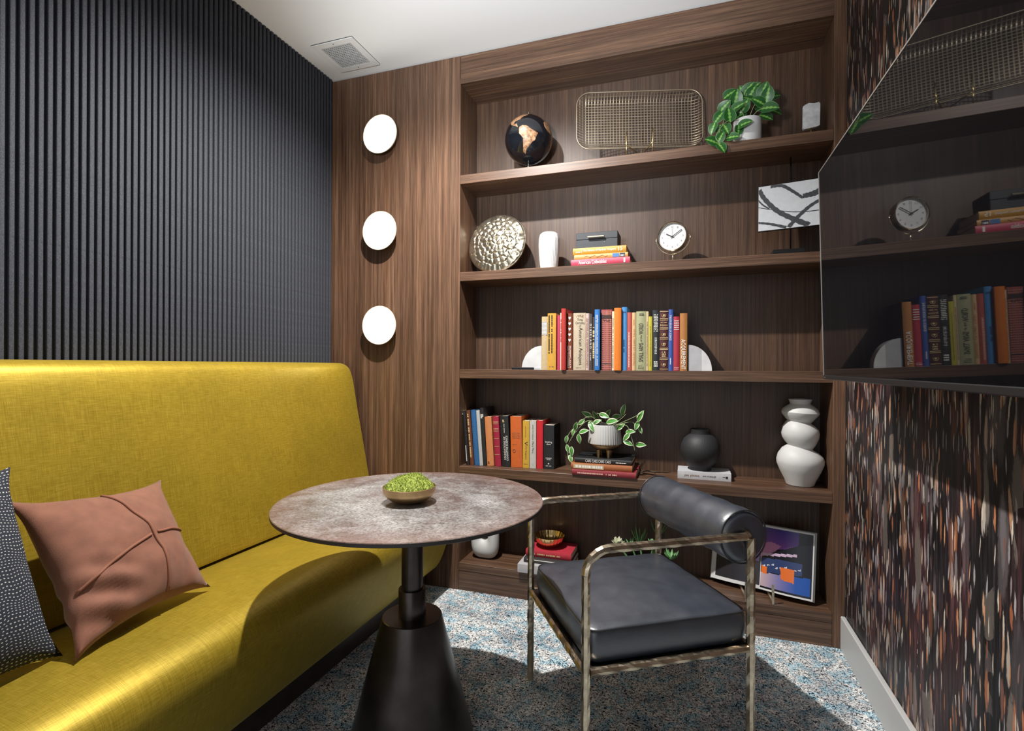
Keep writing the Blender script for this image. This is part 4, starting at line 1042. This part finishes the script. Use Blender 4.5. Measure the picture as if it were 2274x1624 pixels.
def hand(a, l, w, y):
    d = Vector((math.cos(R(a)), 0, math.sin(R(a)))); s = Vector((-math.sin(R(a)), 0, math.cos(R(a)))) * w; c = Vector((0, y, CZ))
    f = [c - d * 0.008 - s, c + d * l - s, c + d * l + s, c - d * 0.008 + s]
    return MB().rings([[p for p in f], [p + Vector((0, -0.0008, 0)) for p in f]]).build('hand', BLACKM, ck)
hand(151, 0.032, 0.0017, -0.0085); hand(33, 0.050, 0.0016, -0.0095); hand(91, 0.046, 0.0004, -0.0102)
MB().tube([((CR + 0.010) * math.cos(R(a)), 0.004, CZ + (CR + 0.010) * math.sin(R(a))) for a in range(180, 361, 9)], 0.0024, 8).tube([(-CR - 0.010, 0.004, CZ), (-CR + 0.002, 0.004, CZ + 0.001)], 0.0022, 8).tube([(CR + 0.010, 0.004, CZ), (CR - 0.002, 0.004, CZ + 0.001)], 0.0022, 8).build('bracket', CHAMP, ck, smooth=True)
MB().tube([(0, 0.004, CZ - CR - 0.010), (0, 0.004, 0.006)], 0.0026, 8).build('post', CHAMP, ck, smooth=True)
MB().lathe([(0.034, 0.0), (0.034, 0.003), (0.028, 0.006), (0.004, 0.009)], 36, (0, 0.004, 0)).build('base', CHAMP, ck, angle=40)

# framed abstract on a metal stand
ar = thing('art_panel', 'black and white abstract painting panel on a black metal stand', 'artwork', (0.404, 2.478, S2))
B('base', BLACKM, ar, -0.060, 0.060, -0.035, 0.035, 0.0, 0.028, bevel=0.001)
MB().tube([(0.012, 0.0, 0.028), (0.012, 0.0, 0.425)], 0.0032, 8).build('rod', BLACKM, ar, smooth=True)
AW, AH = 0.120, 0.196
pa = MB().box(-AW, AW, -0.006, 0.006, 0, AH).build('panel', BLACKM, ar, (0.0, -0.052, 0.108)); pa.rotation_euler = (R(-3), 0, R(-11))
CANV = mat('white_canvas', (0.48, 0.50, 0.53), 0.6, var=0.05, vscale=60); STRK = mat('black_brush_paint', (0.024, 0.027, 0.033), 0.5, var=0.3, vscale=80)
B('canvas', CANV, pa, -AW + 0.002, AW - 0.002, -0.0068, -0.0061, 0.002, AH - 0.002)
def stroke(pts, w0, w1, name='brush_stroke'):
    P = smoothpath([Vector((x, z, 0)) for x, z in pts], 10); A, C_ = [], []; n = len(P)
    for i, p in enumerate(P):
        t = (P[min(i + 1, n - 1)] - P[max(i - 1, 0)]).normalized(); s = Vector((-t.y, t.x, 0)); w = (w0 + (w1 - w0) * i / (n - 1)) * (1 + 0.12 * math.sin(i * 1.7))
        cl = lambda v: (max(-AW + 0.0025, min(AW - 0.0025, v.x)), -0.0071 - 0.00005 * stroke.k, max(0.0025, min(AH - 0.0025, v.y)))
        A.append(cl(p + s * w)); C_.append(cl(p - s * w))
    stroke.k += 1
    mb = MB()
    for i in range(n - 1):
        try: mb.poly([A[i], A[i + 1], C_[i + 1], C_[i]])
        except Exception: pass
    mb.build(name, STRK, pa, fix=False)
stroke.k = 0
f_ = lambda u, v: (-AW + 2 * AW * u, AH * v)
stroke([f_(0.02, 0.93), f_(0.10, 0.72), f_(0.30, 0.42), f_(0.55, 0.20), f_(0.80, 0.02)], 0.008, 0.011)
stroke([f_(0.98, 0.55), f_(0.80, 0.42), f_(0.62, 0.22), f_(0.48, 0.02)], 0.006, 0.008)
stroke([f_(0.20, 0.97), f_(0.38, 0.95), f_(0.56, 0.78), f_(0.70, 0.62)], 0.008, 0.005)
stroke([f_(0.70, 0.66), f_(0.84, 0.68), f_(0.99, 0.74)], 0.009, 0.013)
stroke([f_(0.0, 0.54), f_(0.2, 0.46), f_(0.5, 0.36), f_(0.75, 0.32), f_(0.99, 0.32)], 0.0014, 0.0018)
stroke([f_(0.0, 0.20), f_(0.2, 0.14), f_(0.45, 0.03)], 0.004, 0.006)
stroke([f_(0.0, 0.70), f_(0.08, 0.58), f_(0.18, 0.48)], 0.003, 0.003)

# ------------------------------------------------------------------ fourth shelf: planter, vases
HY = [(-0.426, 2.43, 0.847, -60, 0.06), (-0.461, 2.42, 0.823, 20, 0.055), (-0.499, 2.42, 0.845, 70, 0.05), (-0.484, 2.43, 0.785, -80, 0.05), (-0.543, 2.42, 0.781, -100, 0.04), (-0.536, 2.42, 0.736, -75, 0.045), (-0.518, 2.42, 0.725, -85, 0.05), (-0.523, 2.42, 0.692, -70, 0.045), (-0.333, 2.44, 0.873, 15, 0.07), (-0.372, 2.46, 0.897, -15, 0.06), (-0.287, 2.5, 0.924, 75, 0.06), (-0.203, 2.44, 0.902, 65, 0.062), (-0.219, 2.45, 0.857, -110, 0.05), (-0.247, 2.42, 0.831, 10, 0.055), (-0.204, 2.46, 0.838, -70, 0.042), (-0.262, 2.41, 0.807, -130, 0.05), (-0.254, 2.41, 0.78, -20, 0.05), (-0.201, 2.43, 0.772, 5, 0.055), (-0.292, 2.44, 0.849, 40, 0.05), (-0.404, 2.45, 0.867, 30, 0.05), (-0.459, 2.5, 0.895, 150, 0.06), (-0.363, 2.53, 0.902, 60, 0.05), (-0.319, 2.52, 0.889, 10, 0.055), (-0.423, 2.52, 0.892, 120, 0.05), (-0.481, 2.46, 0.861, -140, 0.045), (-0.512, 2.43, 0.816, -110, 0.04)]
ST = [[(-0.385, 2.47, 0.841), (-0.435, 2.45, 0.892), (-0.499, 2.44, 0.847), (-0.543, 2.43, 0.781), (-0.533, 2.42, 0.684)], [(-0.380, 2.47, 0.843), (-0.443, 2.43, 0.872), (-0.508, 2.43, 0.805), (-0.545, 2.43, 0.739)], [(-0.369, 2.5, 0.835), (-0.402, 2.5, 0.881), (-0.413, 2.5, 0.909)], [(-0.34, 2.47, 0.842), (-0.279, 2.45, 0.865), (-0.238, 2.45, 0.871), (-0.223, 2.45, 0.847)], [(-0.335, 2.46, 0.846), (-0.265, 2.42, 0.859), (-0.241, 2.42, 0.808), (-0.224, 2.42, 0.743)], [(-0.339, 2.48, 0.843), (-0.293, 2.48, 0.883), (-0.272, 2.48, 0.905)], [(-0.335, 2.47, 0.844), (-0.247, 2.44, 0.888), (-0.197, 2.44, 0.915)], [(-0.349, 2.47, 0.845), (-0.374, 2.46, 0.893), (-0.404, 2.46, 0.906)]]
PZ = S4 + 0.0763
org = (-0.371, 2.488, PZ)
hp = thing('potted_plant', 'trailing variegated plant in a ribbed white planter on gold feet', 'plant', org)
MB().lathe([(0.052, 0.056), (0.0755, 0.064), (0.0772, 0.070), (0.072, 0.152), (0.0700, 0.154), (0.068, 0.150), (0.066, 0.13)], 160, rib=lambda a, z: 1 + (0.030 * abs(math.cos(a * 20)) if 0.063 < z < 0.151 else 0), cap1=False).build('pot', WHITEC, hp, angle=30)
MB().lathe([(0.066, 0.130), (0.0655, 0.1305)], 32).build('soil', mat('potting_soil'), hp)
MB().lathe([(0.020, 0.030), (0.045, 0.034), (0.066, 0.045), (0.0745, 0.058), (0.0755, 0.0635), (0.05, 0.0636)], 48).build('gold_bowl', mat('antique_gold_bowl'), hp, angle=40)
for a in (60, 120, 240, 300):
    c, s = 0.046 * math.cos(R(a)), 0.046 * math.sin(R(a))
    MB().lathe([(0.0075, 0.0), (0.0115, 0.037)], 14, (c, s, 0)).build('foot', mat('antique_gold_bowl'), hp, angle=50)
for i, (x, y, z, a, l) in enumerate(HY): put_leaf(LF_H, hp, org, (x, y, z), a, l, seed=100 + i)
for P_ in ST: MB().tube([Vector(p) - Vector(org) for p in smoothpath(P_, 6)], 0.0016, 5).build('stem', STEMM, hp, smooth=True)
dl_ = thing('fallen_leaf', 'withered dark leaf lying on the shelf beside the book stack', 'leaf', (-0.175, 2.50, S4))
MB().grid(lambda u, v: Vector(((v - 0.5) * 0.075, (2 * u - 1) * 0.012 * math.sin(math.pi * min(1, max(0, v))) + 0.012 * v, 0.004 + 0.010 * math.sin(v * 3) + 0.004 * abs(2 * u - 1))), 4, 8).build('blade', mat('withered_leaf', (0.06, 0.06, 0.04), 0.7), dl_, smooth=True)
MB().tube([(-0.037, 0.0, 0.003), (-0.055, -0.008, 0.0015)], 0.0012, 5).build('stalk', mat('withered_leaf'), dl_)
bv = thing('black_vase', 'matte black finely ribbed round vase standing on a white paperback', 'vase', (0.058, 2.535, S4 + 0.0343))
BV = [(0.048, 0.0), (0.049, 0.012), (0.052, 0.018), (0.070, 0.038), (0.083, 0.070), (0.086, 0.092), (0.083, 0.115), (0.070, 0.143), (0.052, 0.160), (0.043, 0.164), (0.042, 0.182), (0.0435, 0.1855), (0.040, 0.186), (0.0385, 0.165), (0.03, 0.155)]
MB().lathe(BV, 192, rib=lambda a, z: 1 + (0.010 * abs(math.cos(a * 32)) if 0.02 < z < 0.160 else 0)).build('body', BLACKC, bv, angle=40)
wv = thing('stacked_vase', 'tall matte white vase of three stacked lobes, fourth shelf right end', 'vase', (0.462, 2.512, S4))
def ringy(prof, seg=56):
    out = []
    for r, z, tx in prof:
        out.append([(r * math.cos(2 * math.pi * i / seg), r * math.sin(2 * math.pi * i / seg), z + tx * r * math.cos(2 * math.pi * i / seg)) for i in range(seg)])
    return out
VZ = [(0.050, 0.0, 0), (0.054, 0.003, 0), (0.062, 0.025, 0), (0.080, 0.062, 0), (0.091, 0.092, 0), (0.092, 0.108, 0), (0.086, 0.128, -0.05), (0.070, 0.148, -0.13), (0.048, 0.162, -0.22), (0.0475, 0.166, -0.23)]
V2 = [(0.045, 0.160, -0.20), (0.058, 0.178, -0.10), (0.070, 0.202, -0.03), (0.0735, 0.222, 0), (0.069, 0.244, -0.08), (0.056, 0.262, -0.16), (0.043, 0.272, -0.22), (0.042, 0.275, -0.22)]
V3 = [(0.041, 0.268, -0.05), (0.056, 0.284, 0), (0.071, 0.304, -0.02), (0.0735, 0.312, -0.05), (0.068, 0.326, -0.02), (0.052, 0.340, 0), (0.040, 0.348, 0), (0.040, 0.352, 0), (0.046, 0.368, 0), (0.0435, 0.3685, 0), (0.037, 0.352, 0), (0.035, 0.335, 0)]
mb = MB(); mb.rings(ringy(VZ)); mb.rings(ringy(V2)); mb.rings(ringy(V3)); mb.build('body', WHITEC, wv, angle=32)

# ------------------------------------------------------------------ lowest shelf
dv = thing('donut_vase', 'white rounded vase with a round hole, left end of the lowest shelf', 'vase', (-0.985, 2.495, S5))
def sq(a, w, h, p=3.2):
    c, s = math.cos(a), math.sin(a); return (w * abs(c) ** (2 / p) * (1 if c >= 0 else -1), h * abs(s) ** (2 / p) * (1 if s >= 0 else -1))
mb = MB(); n = 64; rs = []
for ph in range(0, 17):
    q = math.pi * ph / 16; t_ = 0.5 - 0.5 * math.cos(q); yv = -0.038 * math.sin(q)
    ring = []
    for i in range(n):
        a = 2 * math.pi * i / n; ox, oz = sq(a, 0.074, 0.098); ix, iz = 0.018 * math.cos(a), 0.018 * math.sin(a) + 0.020
        ring.append((ox * (1 - t_) + ix * t_, yv, 0.098 + oz * (1 - t_) + iz * t_))
    rs.append(ring)
for ph in range(15, 0, -1):
    rs.append([(p[0], -p[1], p[2]) for p in rs[ph]])
rs.append(rs[0])
mb.rings(rs, True, False, False); bmesh.ops.remove_doubles(mb.bm, verts=mb.bm.verts[:], dist=0.0002)
mb.build('body', WHITEC, dv, smooth=True)
MB().lathe([(0.016, 0.190), (0.016, 0.206), (0.019, 0.210), (0.015, 0.2105)], 28).build('neck', WHITEC, dv, angle=50)
pb = thing('petal_bowl', 'small fluted gold bowl on the red book of the lowest shelf', 'bowl', (-0.645, 2.500, S5 + 0.0953))
MB().lathe([(0.026, 0.0), (0.034, 0.004), (0.052, 0.018), (0.066, 0.036), (0.074, 0.058), (0.0725, 0.0585), (0.064, 0.038), (0.05, 0.021), (0.02, 0.008)], 120, rib=lambda a, z: 1 + 0.035 * abs(math.cos(a * 12)) * min(1, z / 0.02)).build('bowl', GOLD, pb, angle=40)
su = thing('succulent_planter', 'low dark planter of mixed green succulents behind the armchair', 'plant', (-0.180, 2.500, S5))
MB().lathe([(0.06, 0.0), (0.085, 0.01), (0.105, 0.085), (0.100, 0.086), (0.095, 0.075)], 40, rib=lambda a, z: 1.0).build('planter', BLACKC, su, angle=40)
SUG = mat('succulent_green', (0.13, 0.30, 0.11), 0.45, var=0.35, vscale=60); SUP = mat('succulent_pale', (0.36, 0.37, 0.24), 0.5, var=0.25, vscale=60)
def sleaf(l, w, th):
    def fn(u, v):
        ww = w * (math.sin(math.pi * (0.12 + 0.88 * v)) ** 0.8); a = 2 * math.pi * u
        return Vector((ww * math.cos(a), l * v, th * math.sin(a) * (1 - 0.7 * v) + 0.25 * l * v * v))
    return fn
sme = {m.name: [MB().grid(sleaf(*q), 6, 5).mesh('leaf', m, smooth=True) for q in ((0.045, 0.007, 0.004), (0.075, 0.004, 0.003), (0.034, 0.010, 0.004))] for m in (SUG, SUP)}
rnd = random.Random(21)
for cx, cy, cz, mm, kind, nn in ((-0.125, -0.04, 0.160, SUP, 2, 12), (-0.070, 0.0, 0.145, SUG, 0, 9), (-0.03, 0.02, 0.150, SUG, 1, 12), (0.035, -0.02, 0.165, SUG, 2, 10), (0.115, -0.045, 0.120, SUG, 0, 14), (0.05, 0.06, 0.185, SUG, 1, 9)):
    MB().tube([(cx * 0.5, cy * 0.5, 0.07), (cx, cy, cz)], 0.004, 6).build('stem', SUG, su)
    for j in range(nn):
        a = 2 * math.pi * j / nn * 1.62; up = rnd.uniform(0.5, 1.5) if kind == 1 else rnd.uniform(0.1, 0.9)
        d = Vector((math.cos(a), math.sin(a), up)).normalized(); s = d.cross(Vector((0, 0, 1))).normalized(); nr = s.cross(d)
        M = Matrix((s, d, nr)).transposed().to_4x4(); M.translation = (cx, cy, cz)
        o = link('leaf', sme[mm.name][kind], su); o.matrix_local = M @ Matrix.Scale(rnd.uniform(0.8, 1.15), 4)
# open book on an easel
ob = thing('open_book', 'open picture book with purple and blue photograph on a brass stand, lowest shelf', 'book', (0.302, 2.500, S5 + 0.020), R(-19))
ob.rotation_euler = (R(-14), 0, R(-19))
BW, BH = 0.205, 0.272
def page(u): return -0.018 * math.sin(math.pi * min(1, max(0, u))) - 0.006 * u
MB().box(-BW - 0.006, -0.012, 0.006, 0.010, -0.004, BH + 0.004).box(0.012, BW + 0.006, 0.006, 0.010, -0.004, BH + 0.004).box(-0.012, 0.012, 0.010, 0.013, -0.004, BH + 0.004).build('cover', mat('grey_book_board', (0.42, 0.41, 0.39), 0.6), ob)
for s, nm in ((-1, 'left_page_block'), (1, 'right_page_block')):
    f = [(s * BW * k / 12, page(k / 12)) for k in range(13)]; bck = [(s * BW * k / 12, 0.0055) for k in range(12, -1, -1)]
    MB().rings([[(x, y, 0) for x, y in f + bck], [(x, y, BH) for x, y in f + bck]]).build('page_block', mat('white_paper', (0.72, 0.72, 0.72), 0.6), ob)
PRT = []
def PR_(pts, m, k): PRT.append((pts, m))
def inside(pts, x, y):
    r = False; j = len(pts) - 1
    for i in range(len(pts)):
        (xi, yi), (xj, yj) = pts[i], pts[j]
        if (yi > y) != (yj > y) and x < (xj - xi) * (y - yi) / (yj - yi) + xi: r = not r
        j = i
    return r
pm = lambda nme, c: mat(nme, c, 0.30)
VIO = NT('violet_sky_print'); _s = VIO.sep(VIO.tc.outputs['Object'])
VIO.set(Base_Color=VIO.ramp(VIO.math('MULTIPLY', _s[2], 1 / BH), [(0.55, (0.30, 0.09, 0.34)), (0.8, (0.13, 0.05, 0.30)), (1.0, (0.03, 0.03, 0.22))]), Roughness=0.3)
BLU = NT('blue_floor_print'); _s = BLU.sep(BLU.tc.outputs['Object'])
BLU.set(Base_Color=BLU.ramp(BLU.math('MULTIPLY', _s[0], 1 / BW), [(0.0, (0.55, 0.40, 0.42)), (0.35, (0.22, 0.20, 0.40)), (0.7, (0.01, 0.08, 0.38))]), Roughness=0.3)
PR_([(-0.90, 0.06), (0.0, 0.06), (0.0, 0.96), (-0.90, 0.96)], pm('dark_print_page', (0.03, 0.028, 0.034)), 0)
PR_([(0.01, 0.03), (0.97, 0.03), (0.97, 0.97), (0.01, 0.97)], pm('black_print_page', (0.008, 0.008, 0.014)), 0)
PR_([(0.01, 0.60), (0.45, 0.68), (0.72, 0.78), (0.72, 0.97), (0.01, 0.97)], VIO.m, 1)
PR_([(-0.90, 0.60), (0.0, 0.50), (0.0, 0.92), (-0.90, 0.92)], pm('magenta_print', (0.45, 0.10, 0.30)), 1)
PR_([(-0.62, 0.45), (-0.30, 0.40), (-0.02, 0.42), (-0.02, 0.56), (-0.45, 0.60)], pm('lilac_print', (0.28, 0.20, 0.42)), 2)
PR_([(0.01, 0.50), (0.28, 0.62), (0.40, 0.72), (0.20, 0.76), (0.01, 0.72)], pm('pink_print', (0.50, 0.20, 0.40)), 2)
PR_([(0.01, 0.05), (0.95, 0.05), (0.95, 0.32), (0.62, 0.30), (0.01, 0.26)], BLU.m, 1)
PR_([(0.02, 0.27), (0.80, 0.33), (0.80, 0.52), (0.02, 0.50)], pm('navy_scene_print', (0.03, 0.05, 0.14)), 2)
for k in range(9): PR_([(0.05 + k * 0.085, 0.36 + 0.02 * (k % 3)), (0.10 + k * 0.085, 0.365 + 0.02 * (k % 3)), (0.10 + k * 0.085, 0.385 + 0.02 * (k % 3)), (0.05 + k * 0.085, 0.38 + 0.02 * (k % 3))], pm('white_spark_print', (0.6, 0.62, 0.7)), 3)
PR_([(0.02, 0.52), (0.70, 0.60), (0.70, 0.64), (0.02, 0.56)], pm('lilac_strip_print', (0.55, 0.40, 0.55)), 3)
PR_([(0.42, 0.22), (0.66, 0.20), (0.66, 0.40), (0.40, 0.40)], pm('orange_chair_print', (0.75, 0.16, 0.03)), 4)
PR_([(0.03, 0.26), (0.14, 0.25), (0.14, 0.36), (0.03, 0.37)], pm('orange_chair_print', (0.75, 0.16, 0.03)), 4)
for s in (-1, 1):
    bm = bmesh.new(); NU, NV = 80, 72; mats_ = [m for _, m in PRT]
    V = [[bm.verts.new((s * BW * i / NU, page(i / NU) - 0.0006, BH * j / NV)) for i in range(NU + 1)] for j in range(NV + 1)]
    for j in range(NV):
        for i in range(NU):
            u, v = s * (i + 0.5) / NU, (j + 0.5) / NV; k = -1
            for q, (pts, m) in enumerate(PRT):
                if inside(pts, u, v): k = q
            if k >= 0:
                f = bm.faces.new((V[j][i], V[j][i + 1], V[j + 1][i + 1], V[j + 1][i])); f.material_index = k
    bmesh.ops.delete(bm, geom=[v for v in bm.verts if not v.link_faces], context='VERTS')
    me = bpy.data.meshes.new('picture'); bm.to_mesh(me); bm.free()
    for m in mats_: me.materials.append(m)
    link('picture', me, ob)
be = thing('book_easel', 'brass easel stand under the open picture book', 'easel', (0.290, 2.405, S5), R(4))
for sx in (-0.052, 0.052):
    B('prong', BRASS, be, sx - 0.0045, sx + 0.0045, -0.012, -0.006, 0.0, 0.082); B('ledge', BRASS, be, sx - 0.004, sx + 0.004, -0.0058, 0.125, 0.008, 0.0145)
B('back_plate', BLACKM, be, -0.06, 0.06, 0.1252, 0.130, 0.0, 0.016)
